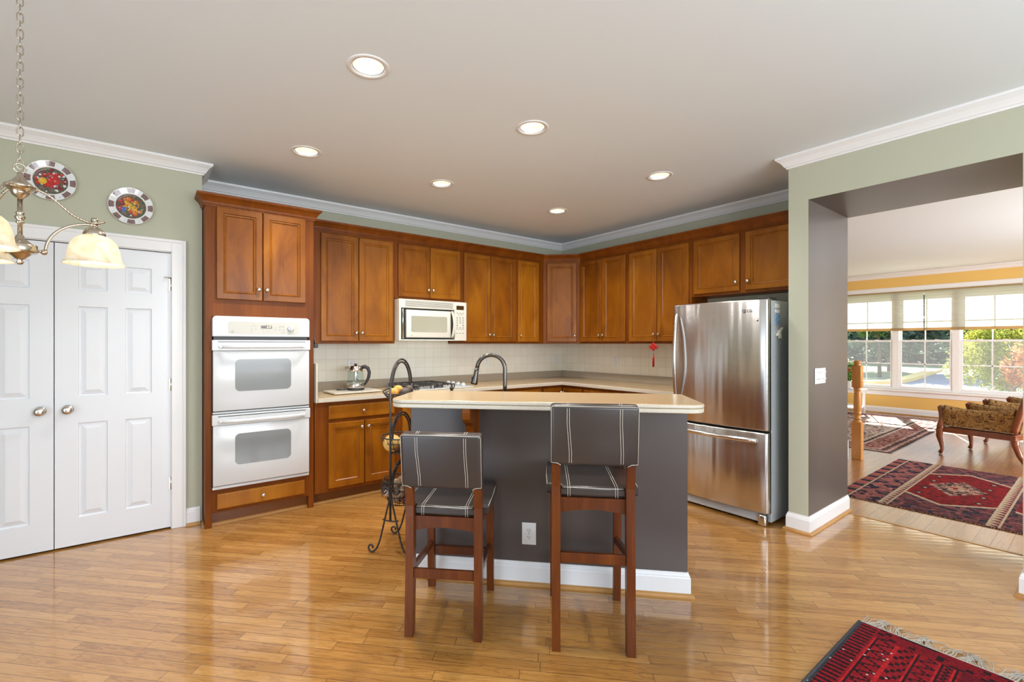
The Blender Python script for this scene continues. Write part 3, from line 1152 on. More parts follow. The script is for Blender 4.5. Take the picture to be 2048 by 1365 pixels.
def knob(parent, x, y, z):
    k = MB()
    k.lathe(KNOB, (x, y, z), 16, '-Y')
    return k.build('knob', m_nickel, parent)


def cab_door(root, x0, x1, z0, z1, yf, kx=None, kz=None):
    mb = MB()
    mb.loft_rects(x0, x1, z0, z1, [(0, yf + 0.005), (0.0025, yf + 0.001), (0.005, yf), (0.044, yf), (0.047, yf + 0.0065), (0.049, yf + 0.0065), (0.053, yf + 0.0035), (0.058, yf + 0.0045), (0.066, yf + 0.0135), (0.070, yf + 0.0135)], back=yf + 0.0195)
    d = mb.build('door', m_dooro, root)
    if kx is not None:
        knob(d, kx, yf, kz)
    return d


def drawer(root, x0, x1, z0, z1, yf, kx=None):
    mb = MB()
    mb.loft_rects(x0, x1, z0, z1, [(0, yf + 0.008), (0.004, yf + 0.002), (0.010, yf)], back=yf + 0.0195)
    d = mb.build('drawer_front', m_dooro, root)
    knob(d, (x0 + x1) / 2 if kx is None else kx, yf, (z0 + z1) / 2)
    return d


def upper(label, loc, rz, w, z0, z1, doors, name='wall_cabinet', depth=0.305):
    """doors: (x0, x1, knob side)"""
    r = thing(name, label, 'cabinet', (loc[0], loc[1], z0), rz, 'wall cabinets around the kitchen corner')
    mb = MB()
    mb.box(0.0005, w - 0.0005, -depth, -0.002, 0.0, z1 - z0, 0.0015)
    mb.build('cabinet_body', m_frameo, r)
    for x0, x1, s in doors:
        cab_door(r, x0, x1, 0.022, z1 - z0 - 0.045, -depth - 0.02, (x1 - 0.026) if s > 0 else (x0 + 0.026), 0.10)
    return r


ZU0, ZU1 = 1.372, 2.42
upper('tall two-door wall cabinet between the oven tower and the microwave', (-3.503, 0), 0, 0.853, ZU0, ZU1, [(0.130, 0.478, 1), (0.484, 0.828, -1)])
upper('short two-door wall cabinet directly above the microwave', (-2.65, 0), 0, 0.80, 1.825, ZU1, [(0.033, 0.393, 1), (0.399, 0.767, -1)])
upper('two-door wall cabinet just right of the microwave', (-1.85, 0), 0, 0.773, ZU0, ZU1, [(0.020, 0.380, 1), (0.386, 0.752, -1)])
upper('narrow single-door wall cabinet left of the diagonal corner cabinet', (-1.077, 0), 0, 0.437, ZU0, ZU1, [(0.020, 0.352, -1)])
upper('two-door wall cabinet just right of the diagonal corner cabinet', (0, -0.625), RZB, 0.705, ZU0, ZU1, [(0.005, 0.340, 1), (0.346, 0.682, -1)])
upper('two-door wall cabinet with the red knot on its knob', (0, -1.33), RZB, 0.755, ZU0, ZU1, [(0.026, 0.374, 1), (0.380, 0.730, -1)])
upper('short two-door wall cabinet above the refrigerator', (0, -2.085), RZB, 1.045, 1.83, ZU1, [(0.028, 0.466, 1), (0.518, 0.985, -1)])

# diagonal corner cabinet
cc = thing('corner_cabinet', 'diagonal single-door wall cabinet in the corner of the room', 'cabinet', (0, 0, ZU0), 0, 'wall cabinets around the kitchen corner')
mb = MB()
mb.prism([(-0.002, -0.002), (-0.6395, -0.002), (-0.6395, -0.310), (-0.310, -0.6245), (-0.002, -0.6245)], 0, ZU1 - ZU0)
mb.build('cabinet_body', m_frameo, cc)
A = Vector((-0.6395, -0.310, 0))
B = Vector((-0.310, -0.6245, 0))
L = (B - A).length
dd = (B - A).normalized()
Mc = Matrix.Translation(A) @ Matrix.Rotation(math.atan2(dd.y, dd.x), 4, 'Z')
mb = MB(Mc)
yf = -0.021
mb.loft_rects(0.045, L - 0.045, 0.022, ZU1 - ZU0 - 0.045, [(0, yf + 0.005), (0.0025, yf + 0.001), (0.005, yf), (0.044, yf), (0.047, yf + 0.0065), (0.049, yf + 0.0065), (0.053, yf + 0.0035), (0.058, yf + 0.0045), (0.066, yf + 0.0135), (0.070, yf + 0.0135)], back=yf + 0.0195)
d = mb.build('door', m_dooro, cc)
k = MB(Mc)
k.lathe(KNOB, (L - 0.07, yf, 0.10), 16, '-Y')
k.build('knob', m_nickel, d)

# crown along the tops of the wall cabinets
CM = [(0.0, 2.395), (0.008, 2.395), (0.010, 2.404), (0.016, 2.408), (0.020, 2.425), (0.034, 2.448), (0.050, 2.462), (0.054, 2.466), (0.056, 2.480), (0.0, 2.480)]
mb = MB()
mb.sweep([(-3.503, -0.305), (-0.640, -0.305), (-0.305, -0.625), (-0.305, -3.130)], CM)
cr = mb.build('crown_moulding', m_frameo, None, (-2.0, -0.3, 2.395))
tag(cr, 'dark wood crown moulding running along the tops of the wall cabinets', 'moulding')

# ------------------------------------------------------------------ oven tower
OX, OW = -4.288, 0.783
YF = -0.58
ot = thing('oven_cabinet', 'tall wood oven tower cabinet beside the white pantry doors', 'cabinet', (OX, 0, 0))
mb = MB()
mb.box(0.003, 0.046, YF, -0.002, 0.0, 2.42, 0.0015)
mb.box(OW - 0.046, OW - 0.003, YF, -0.002, 0.0, 2.42, 0.0015)
mb.box(0.046, OW - 0.046, YF, -0.002, 1.575, 2.42)
mb.box(0.046, OW - 0.046, YF, -0.002, 0.105, 0.285)
mb.box(0.046, OW - 0.046, -0.02, -0.002, 0.285, 1.575)
mb.build('cabinet_body', m_frameo, ot)
mb = MB()
mb.box(0.003, OW - 0.003, -0.525, -0.50, 0.0, 0.105)
mb.build('toe_kick', m_toe, ot)
cab_door(ot, 0.073, 0.385, 1.705, 2.396, YF - 0.02, 0.385 - 0.026, 1.79)
cab_door(ot, 0.391, 0.712, 1.705, 2.396, YF - 0.02, 0.391 + 0.026, 1.79)
drawer(ot, 0.076, 0.704, 0.130, 0.247, YF - 0.02)
mb = MB(Matrix.Translation((-OX, 0, 0)))
mb.sweep([(OX + 0.003, -0.415), (OX + 0.003, YF), (OX + OW - 0.003, YF), (OX + OW - 0.003, -0.37)], CM)
mb.build('crown', m_frameo, ot)

ov = thing('double_oven', 'white built-in double wall oven in the wood tower', 'oven', (-3.898, YF, 0.281))
w2 = 0.346
Z = lambda z: z - 0.281
# control panel with rounded upper corners
def round_top(w, z0, z1, r, n=6):
    p = [(-w, z0), (w, z0)]
    p += [(w - r + r * math.sin(t), z1 - r + r * math.cos(t)) for t in [PI / 2 * (1 - k / n) for k in range(n + 1)]]
    p += [(-w + r - r * math.sin(t), z1 - r + r * math.cos(t)) for t in [PI / 2 * k / n for k in range(n + 1)]]
    return p


def round_rect(x0, x1, z0, z1, r, n=6):
    p = []
    for cx, cz, a in ((x1 - r, z0 + r, -PI / 2), (x1 - r, z1 - r, 0), (x0 + r, z1 - r, PI / 2), (x0 + r, z0 + r, PI)):
        p += [(cx + r * math.cos(a + PI / 2 * k / n), cz + r * math.sin(a + PI / 2 * k / n)) for k in range(n + 1)]
    return p


XZ = Matrix.Rotation(PI / 2, 4, 'X')      # prism xy -> x,z ; its z -> -y


def plate(mb, poly, y0, y1, bev=0.0, seg=2):
    """poly in x,z; from y0 (back) to y1 (front, smaller)"""
    old = mb.M
    mb.M = old @ XZ
    mb.prism(poly, -y0, -y1, bev, seg)
    mb.M = old


mb = MB()
plate(mb, round_top(w2, Z(1.424), Z(1.578), 0.028), 0.0, -0.042, 0.007, 3)
cp = mb.build('control_panel', m_white, ov)
mb = MB()
plate(mb, round_rect(-0.245, 0.265, Z(1.441), Z(1.540), 0.018), -0.042, -0.0432)
fc = mb.build('button_field', m_field, cp)
mb = MB()
mb.box(-0.020, 0.058, -0.0445, -0.0431, Z(1.489), Z(1.511))
mb.build('display', m_display, fc)
mb = MB()
text_mb(mb, '2:19', 0.036, -0.0447, Z(1.500), 0.018)
mb.build('clock_digits', m_digit, fc)
for x, z, wd in ((-0.085, 1.504, 0.010), (-0.057, 1.504, 0.010), (-0.085, 1.481, 0.012), (-0.057, 1.481, 0.012), (-0.085, 1.463, 0.012), (-0.004, 1.478, 0.006), (0.026, 1.478, 0.006), (0.046, 1.478, 0.006),
                 (-0.004, 1.462, 0.006), (0.026, 1.462, 0.006), (0.046, 1.462, 0.006), (0.083, 1.497, 0.012), (0.083, 1.478, 0.016), (0.115, 1.499, 0.018), (0.143, 1.499, 0.014), (0.115, 1.480, 0.016), (0.143, 1.480, 0.014),
                 (0.140, 1.460, 0.022), (0.021, 1.517, 0.030), (-0.072, 1.515, 0.012), (0.130, 1.509, 0.036)):
    mb = MB()
    mb.box(x - wd / 2, x + wd / 2, -0.0438, -0.0431, Z(z) - 0.0012, Z(z) + 0.0012)
    mb.build('button_mark', m_grey_mark, fc)
mb = MB()
mb.lathe([(0.0065, 0), (0.0085, 0), (0.0085, 0.001), (0.0065, 0.001), (0.0065, 0)], (-0.215, -0.0431, Z(1.462)), 20, '-Y', cap=False)
mb.build('round_emblem', m_grey_mark, fc)
mb = MB()
mb.lathe([(0.024, 0), (0.0235, 0.012), (0.021, 0.016), (0, 0.016)], (0.198, -0.0432, Z(1.490)), 24, '-Y')
mb.box(0.1935, 0.2025, -0.072, -0.056, Z(1.468), Z(1.512), 0.003)
mb.build('dial', m_white, cp)
mb = MB()
mb.box(-w2 + 0.01, w2 - 0.01, -0.012, 0.0, Z(0.285), Z(1.43))
mb.box(-w2 + 0.012, w2 - 0.012, -0.001, 0.30, Z(0.292), Z(1.56))
mb.build('oven_box', m_dark_plastic, ov)


def oven_door(zb, zt, hz0, hz1, wz0, wz1):
    mb = MB()
    mb.box(-w2 + 0.004, w2 - 0.004, -0.046, -0.013, Z(zb), Z(hz0), 0.006, 2)
    plate(mb, round_rect(-w2 - 0.002, w2 + 0.002, Z(hz0) + 0.0005, Z(zt), 0.006, 3), -0.013, -0.052, 0.004, 2)
    dr = mb.build('oven_door', m_white, ov)
    mb = MB()
    plate(mb, round_rect(-0.198, 0.200, Z(wz0), Z(wz1), 0.035, 8), -0.046, -0.0468)
    mb.build('oven_window', m_ovenglass, dr)
    # full width bowed handle
    mb = MB()
    zc = Z(hz0) + 0.030
    n = 20
    rings = []
    for k in range(n + 1):
        t = k / n
        x = -w2 + 0.045 + t * (2 * w2 - 0.09)
        e = min(1.0, min(t, 1 - t) * 7)
        y = -0.052 - 0.040 * math.sin(PI / 2 * e)
        hh = 0.0135 + 0.002 * e
        rings.append([mb.v((x, y - 0.009 * math.cos(a), zc + hh * math.sin(a))) for a in [2 * PI * q / 10 for q in range(10)]])
    for a, b in zip(rings, rings[1:]):
        for q in range(10):
            mb.face([a[q], a[(q + 1) % 10], b[(q + 1) % 10], b[q]], True)
    mb.face(rings[0])
    mb.face(rings[-1])
    for sx in (-1, 1):
        mb.box(sx * (w2 - 0.05) - 0.012, sx * (w2 - 0.05) + 0.012, -0.07, -0.05, zc - 0.011, zc + 0.011, 0.004)
    bmesh.ops.recalc_face_normals(mb.bm, faces=mb.bm.faces)
    mb.build('handle', m_white, dr)
    mb = MB()
    mb.box(-w2 + 0.035, w2 - 0.035, -0.0530, -0.0515, Z(zt) - 0.016, Z(zt) - 0.011)
    mb.build('vent_slot', m_slot, dr)
    return dr


oven_door(0.868, 1.398, 1.318, 1.396, 1.010, 1.252)
oven_door(0.312, 0.842, 0.762, 0.840, 0.455, 0.690)
for y, z0, z1 in ((-0.030, 0.284, 0.306), (-0.036, 0.847, 0.861)):
    mb = MB()
    mb.box(-w2 + 0.002, w2 - 0.002, y, -0.012, Z(z0), Z(z1), 0.003)
    mb.build('trim_strip', m_white, ov)

# ------------------------------------------------------------------ microwave over the cooktop
mw = thing('microwave', 'cream over-the-range microwave under the short cabinet', 'microwave', (-2.25, 0, 1.402))
h = 0.413
mb = MB()
mb.box(-0.396, 0.396, -0.372, -0.003, 0.004, h, 0.003)
mb.box(-0.396, 0.396, -0.398, -0.372, 0.0, 0.012, 0.002)
mb.box(-0.396, 0.396, -0.398, -0.372, 0.325, h, 0.004)
mb.box(-0.396, -0.372, -0.398, -0.372, 0.012, 0.325, 0.002)
mb.build('microwave_body', m_cream, mw)
mb = MB()
for k in range(6):
    z = 0.342 + k * 0.010
    mb.box(-0.330, 0.225, -0.3995, -0.3975, z, z + 0.004)
mb.build('vent_grille', m_grey_mark, mw)
mb = MB()
mb.box(-0.372, 0.245, -0.380, -0.3722, 0.012, 0.325)
mb.build('door_recess', m_slot, mw)
mb = MB()
mb.box(-0.318, 0.196, -0.405, -0.378, 0.030, 0.308, 0.006, 2)
md = mb.build('microwave_door', m_cream, mw)
mb = MB()
plate(mb, round_rect(-0.268, 0.150, 0.085, 0.248, 0.016), -0.405, -0.4058)
mb.build('window', m_mwglass, md)
mb = MB()
mb.lathe([(0.005, 0), (0.0068, 0), (0.0068, 0.001), (0.005, 0.001), (0.005, 0)], (-0.262, -0.405, 0.052), 20, '-Y', cap=False)
mb.build('round_emblem', m_grey_mark, md)
mb = MB()
mb.tube([(0.215, -0.392 - 0.045 * math.sin(PI * k / 14) ** 0.6, 0.035 + 0.27 * k / 14) for k in range(15)], [0.010 + 0.004 * abs(k - 7) / 7 for k in range(15)], 10)
mb.build('handle', m_cream, md)
mb = MB()
mb.lathe([(0.009, 0), (0.009, 0.29), (0.005, 0.295)], (-0.352, -0.393, 0.02), 12)
mb.build('hinge_post', m_chrome, mw)
mb = MB()
mb.box(0.245, 0.396, -0.402, -0.372, 0.0, h, 0.005, 2)
kp = mb.build('keypad_panel', m_cream, mw)
mb = MB()
mb.box(0.266, 0.360, -0.4032, -0.4018, 0.330, 0.374)
mb.build('display', m_display, kp)
KEYS = [(x, z, 0.011, 0.0032) for z in (0.295, 0.250, 0.234, 0.218, 0.202, 0.186, 0.140, 0.080) for x in (0.276, 0.313, 0.350)]
KEYS += [(x, 0.277, 0.011, 0.003) for x in (0.294, 0.332)] + [(x, 0.1245, 0.008, 0.0035) for x in (0.272, 0.300, 0.326, 0.354)] + [(x, 0.164, 0.009, 0.006) for x in (0.276, 0.350)]
for x, z, a, b in KEYS:
    mb = MB()
    mb.box(x - a, x + a, -0.4030, -0.4018, z - b, z + b)
    mb.build('key', m_grey_mark, kp)

# ------------------------------------------------------------------ base cabinets
ZB = 0.874


def base_cab(label, loc, rz, w, dw=None, doors=(), depth=0.585, x_draw=None, kd=True):
    r = thing('base_cabinet', label, 'cabinet', (loc[0], loc[1], 0), rz, 'base cabinets under the worktop')
    mb = MB()
    mb.box(0.0005, w - 0.0005, -depth, -0.003, 0.105, ZB, 0.0015)
    mb.build('cabinet_body', m_frameo, r)
    mb = MB()
    mb.box(0.0005, w - 0.0005, -depth + 0.06, -depth + 0.08, 0.0, 0.105)
    mb.build('toe_kick', m_toe, r)
    for x0, x1 in (dw or ()):
        drawer(r, x0, x1, 0.722, 0.843, -depth - 0.02)
    for x0, x1, s in doors:
        cab_door(r, x0, x1, 0.135, 0.692 if dw else 0.843, -depth - 0.02, (x1 - 0.026) if s > 0 else (x0 + 0.026), 0.64 if dw else 0.79)
    return r


base_cab('base cabinet with one drawer over two doors, next to the oven tower', (-3.503, 0), 0, 0.763, [(0.111, 0.720)], [(0.111, 0.425, 1), (0.433, 0.720, -1)])
base_cab('base cabinet under the gas cooktop, behind the fruit stand', (-2.74, 0), 0, 0.90, None, [(0.03, 0.445, 1), (0.455, 0.87, -1)])
base_cab('base cabinet between the cooktop and the corner', (-1.84, 0), 0, 0.92, [(0.03, 0.89)], [(0.03, 0.455, 1), (0.465, 0.89, -1)])
base_cab('base cabinet right of the corner, under the right-hand worktop', (0, -0.92), RZB, 0.60, [(0.02, 0.58)], [(0.02, 0.295, 1), (0.305, 0.58, -1)])
base_cab('base cabinet beside the refrigerator, mostly behind the island', (0, -1.52), RZB, 0.66, [(0.02, 0.64)], [(0.02, 0.325, 1), (0.335, 0.64, -1)])
# inside-corner cabinet with a folding door
r = thing('base_cabinet', 'corner base cabinet with a folded door in the inside corner', 'cabinet', (0, 0, 0), 0, 'base cabinets under the worktop')
mb = MB()
mb.prism([(-0.003, -0.003), (-0.9195, -0.003), (-0.9195, -0.585), (-0.585, -0.585), (-0.585, -0.9195), (-0.003, -0.9195)], 0.105, ZB)
mb.build('cabinet_body', m_frameo, r)
mb = MB()
mb.box(-0.9195, -0.525, -0.525, -0.505, 0, 0.105)
mb.box(-0.525, -0.505, -0.9195, -0.505, 0, 0.105)
mb.build('toe_kick', m_toe, r)
cab_door(r, -0.905, -0.610, 0.135, 0.843, -0.605, -0.64, 0.79)
mb = MB(Matrix.Rotation(RZB, 4, 'Z'))
mb.loft_rects(0.610, 0.905, 0.135, 0.843, [(0, -0.600), (0.005, -0.605), (0.047, -0.605), (0.050, -0.6005), (0.054, -0.6015), (0.059, -0.6005), (0.064, -0.5945), (0.068, -0.5945)], back=-0.5855)
d = mb.build('door', m_dooro, r)
k = MB(Matrix.Rotation(RZB, 4, 'Z'))
k.lathe(KNOB, (0.64, -0.605, 0.79), 16, '-Y')
k.build('knob', m_nickel, d)
mb = MB()
mb.sweep([(-4.285, -0.35), (-4.285, -0.525), (-3.503, -0.525), (-0.525, -0.525), (-0.525, -2.18)], [(0, 0), (0.018, 0), (0.017, 0.007), (0.013, 0.014), (0.007, 0.018), (0, 0.019)])
struct('trim_7', mb, m_oaktrim)

# worktop, its upstand and the tiled wall
ct = thing('countertop', 'beige L-shaped worktop along both kitchen walls', 'countertop', (-1.8, -0.3, 0.874))
O = Vector((-1.8, -0.3, 0.874))
mb = MB(Matrix.Translation(-O))
mb.prism([(-0.003, -0.003), (-3.487, -0.003), (-3.487, -0.635), (-0.635, -0.635), (-0.635, -2.20), (-0.003, -2.20)], 0.8745, 0.9145, 0.006, 3)
mb.bm.normal_update()
for f in mb.bm.faces:
    if abs(f.normal.z) < 0.5:
        f.material_index = 1
mb.build('worktop', [m_counter, m_counter_e], ct)
mb = MB(Matrix.Translation(-O))
mb.box(-3.487, -0.022, -0.021, -0.003, 0.915, 1.002, 0.002)
mb.box(-0.021, -0.003, -2.20, -0.003, 0.915, 1.002, 0.002)
mb.build('upstand', m_splash, ct)
mb = MB(Matrix.Translation(-O))
mb.box(-3.5025, -3.488, -0.625, -0.003, 0.874, 1.205, 0.002)
mb.build('side_splash', m_counter_e, ct)
mb = MB()
mb.box(-3.50, -0.009, -0.008, 0.0, 1.0025, 1.371)
mb.box(-2.65, -1.85, -0.008, 0.0, 1.371, 1.42)
mb.box(-0.008, 0.0, -2.30, 0.0, 1.0025, 1.371)
struct('wall_tiles', mb, m_tile)

# ------------------------------------------------------------------ island with raised bar
# island frame: local x along the bar (to the right), local y away from the viewer
ISR = -PI / 4
UU = Vector((math.sqrt(0.5), -math.sqrt(0.5), 0))
VV = Vector((math.sqrt(0.5), math.sqrt(0.5), 0))
IV = -3.861                     # v of the painted face


def isl(u, v, z=0.0):
    p = UU * u + VV * v
    return Vector((p.x, p.y, z))


il = isl(-0.1265, IV)
isd = thing('kitchen_island', 'dark taupe kitchen island with raised bar, behind the stools', 'island', il, ISR)
HL = 0.7785
mb = MB()
mb.box(-HL, HL, 0.0, 0.12, 0.0, 1.021)
kw = mb.build('knee_wall', m_isl, isd)
mb = MB()
mb.box(-HL, HL, 0.121, 0.72, 0.105, 0.874, 0.002)
mb.box(-HL, HL, 0.121, 0.64, 0.0, 0.105)
mb.build('sink_cabinet', m_frameo, isd)
for k in range(4):
    M2 = Matrix.Translation((0, 0.72, 0)) @ Matrix.Rotation(PI, 4, 'Z')
    mb = MB(M2)
    x0 = -HL + 0.03 + k * 0.38
    mb.loft_rects(x0, x0 + 0.36, 0.135, 0.843, [(0, -0.015), (0.005, -0.02), (0.047, -0.02), (0.050, -0.0155), (0.064, -0.0095), (0.068, -0.0095)], back=-0.0005)
    d = mb.build('door', m_dooro, isd)
    kb = MB(M2)
    kb.lathe(KNOB, (x0 + (0.334 if k % 2 == 0 else 0.026), -0.02, 0.79), 12, '-Y')
    kb.build('knob', m_nickel, d)
mb = MB()
mb.sweep([(-HL, 0.119), (-HL, 0.0), (HL, 0.0), (HL, 0.119)], BB)
mb.build('baseboard', m_trim, isd)
mb = MB()
mb.sweep([(-HL, 0.119), (-HL, 0.0), (HL, 0.0), (HL, 0.119)], SH)
mb.build('shoe_moulding', m_oaktrim, isd)
mb = MB()
# sink worktop with a cut-out for the bowl
SX0, SX1, SY0, SY1 = -0.46, 0.30, 0.27, 0.66
for a in ((-HL - 0.02, SX0, 0.121, 0.745), (SX1, HL + 0.02, 0.121, 0.745), (SX0, SX1, 0.121, SY0), (SX0, SX1, SY1, 0.745)):
    mb.box(*a, 0.8745, 0.9145)
mb.build('sink_worktop', m_counter, isd)
mb = MB()
mb.box(SX0, SX1, SY0, SY1, 0.70, 0.705)
for a in ((SX0, SX0 + 0.006, SY0, SY1), (SX1 - 0.006, SX1, SY0, SY1), (SX0, SX1, SY0, SY0 + 0.006), (SX0, SX1, SY1 - 0.006, SY1), (-0.083, -0.077, SY0, SY1)):
    mb.box(*a, 0.705, 0.905)
mb.build('sink_bowl', m_steel_h, isd)

# raised bar top: rounded front corners, two-layer edge
def bar_poly(g=0.0):
    x0, x1, y0, y1 = -0.832 + g, 0.818 - g, -0.232 + g, 0.278 - g
    r = 0.085
    p = [(x1, y1), (x0, y1)]
    p += [(x0 + r - r * math.cos(t), y0 + r - r * math.sin(t)) for t in [PI / 2 * k / 10 for k in range(11)]]
    p += [(x1 - r + r * math.sin(t), y0 + r - r * math.cos(t)) for t in [PI / 2 * k / 10 for k in range(11)]]
    return p


mb = MB()
mb.prism(bar_poly(), 1.046, 1.067, 0.006, 3)
mb.prism(bar_poly(0.001), 1.0225, 1.0455, 0.005, 2)
mb.bm.normal_update()
for f in mb.bm.faces:
    if f.normal.z < 0.6:
        f.material_index = 1
bt = mb.build('bar_top', [m_counter, m_counter_e], isd)
# carved corbel under the bar: scrolled profile in local y,z
cz = [(0.0, 1.022), (-0.205, 1.022), (-0.208, 1.000), (-0.205, 0.965), (-0.185, 0.945), (-0.150, 0.935), (-0.118, 0.915), (-0.100, 0.885), (-0.092, 0.85), (-0.085, 0.80), (-0.07, 0.77), (-0.03, 0.755), (0.0, 0.755)]
for cx in (-0.402, 0.42):
    mb = MB(Matrix.Translation((cx - 0.022, 0, 0)) @ Matrix(((0, 0, 1, 0), (1, 0, 0, 0), (0, 1, 0, 0), (0, 0, 0, 1))))
    mb.prism([(y - 0.016, z) for y, z in cz], 0, 0.044, 0.004, 2)
    co = mb.build('corbel', m_frameo, isd)
    mb = MB()
    mb.box(cx - 0.036, cx + 0.036, -0.016, 0.0, 0.740, 1.022, 0.003)
    mb.build('corbel_plate', m_frameo, co)


def outlet(label, loc, rz, w=0.072, hgt=0.116, switches=0):
    name = 'light_switch' if switches else 'power_outlet'
    o = thing(name, label, 'switch' if switches else 'outlet', loc, rz)
    mb = MB()
    mb.box(-w / 2, w / 2, -0.006, -0.0005, -hgt / 2, hgt / 2, 0.0025, 2)
    mb.build('cover_plate', m_plate_w, o)
    if switches:
        for k in range(switches):
            x = (k - (switches - 1) / 2) * 0.046
            for z in (-1, 1):
                mb = MB()
                mb.box(x - 0.009, x + 0.009, -0.008, -0.006, z * 0.024 - 0.017, z * 0.024 + 0.017, 0.001)
                mb.bar((x, -0.007, z * 0.024), (x, -0.019, z * 0.024 + 0.006), 0.007, 0.010, 0.001)
                mb.build('toggle', m_trim, o)
            mb = MB()
    else:
        for z in (-0.0195, 0.0195):
            mb = MB()
            plate(mb, [(0.0165 * math.cos(t) * (1.0), z + max(-0.0135, min(0.0135, 0.0175 * math.sin(t)))) for t in [2 * PI * k / 28 for k in range(28)]], -0.006, -0.0075)
            s = mb.build('socket', m_trim, o)
            mb = MB()
            mb.box(-0.0075, -0.0052, -0.0080, -0.0074, z - 0.002, z + 0.007)
            mb.box(0.0052, 0.0075, -0.0080, -0.0074, z - 0.002, z + 0.006)
            mb.lathe([(0.0024, 0), (0.0024, 0.0006)], (0, -0.0074, z - 0.0085), 10, '-Y')
            mb.build('slots', m_slot, s)
        mb = MB()
        mb.lathe([(0.003, 0), (0.003, 0.0008)], (0, -0.006, 0), 10, '-Y')
        mb.build('screw', m_nickel, o)
    return o


op = isl(-0.207, IV, 0.288)
outlet('white double outlet low on the dark island face between the stools', op, ISR, 0.080, 0.125)
outlet('white outlet on the tiles just left of the room corner', (-0.149, -0.008, 1.150), 0)
outlet('white outlet on the right-hand tiles under the corner cabinets', (-0.008, -0.942, 1.137), RZB)
outlet('white outlet on the tiles behind the gooseneck faucet', (-1.30, -0.008, 1.150), 0)
outlet('white outlet on the tiles above the kettle', (-2.985, -0.008, 1.155), 0)
outlet('white multi-gang switch plate on the taupe side of the opening', (-0.60, -3.264, 1.131), 0, 0.205, 0.116, 4)

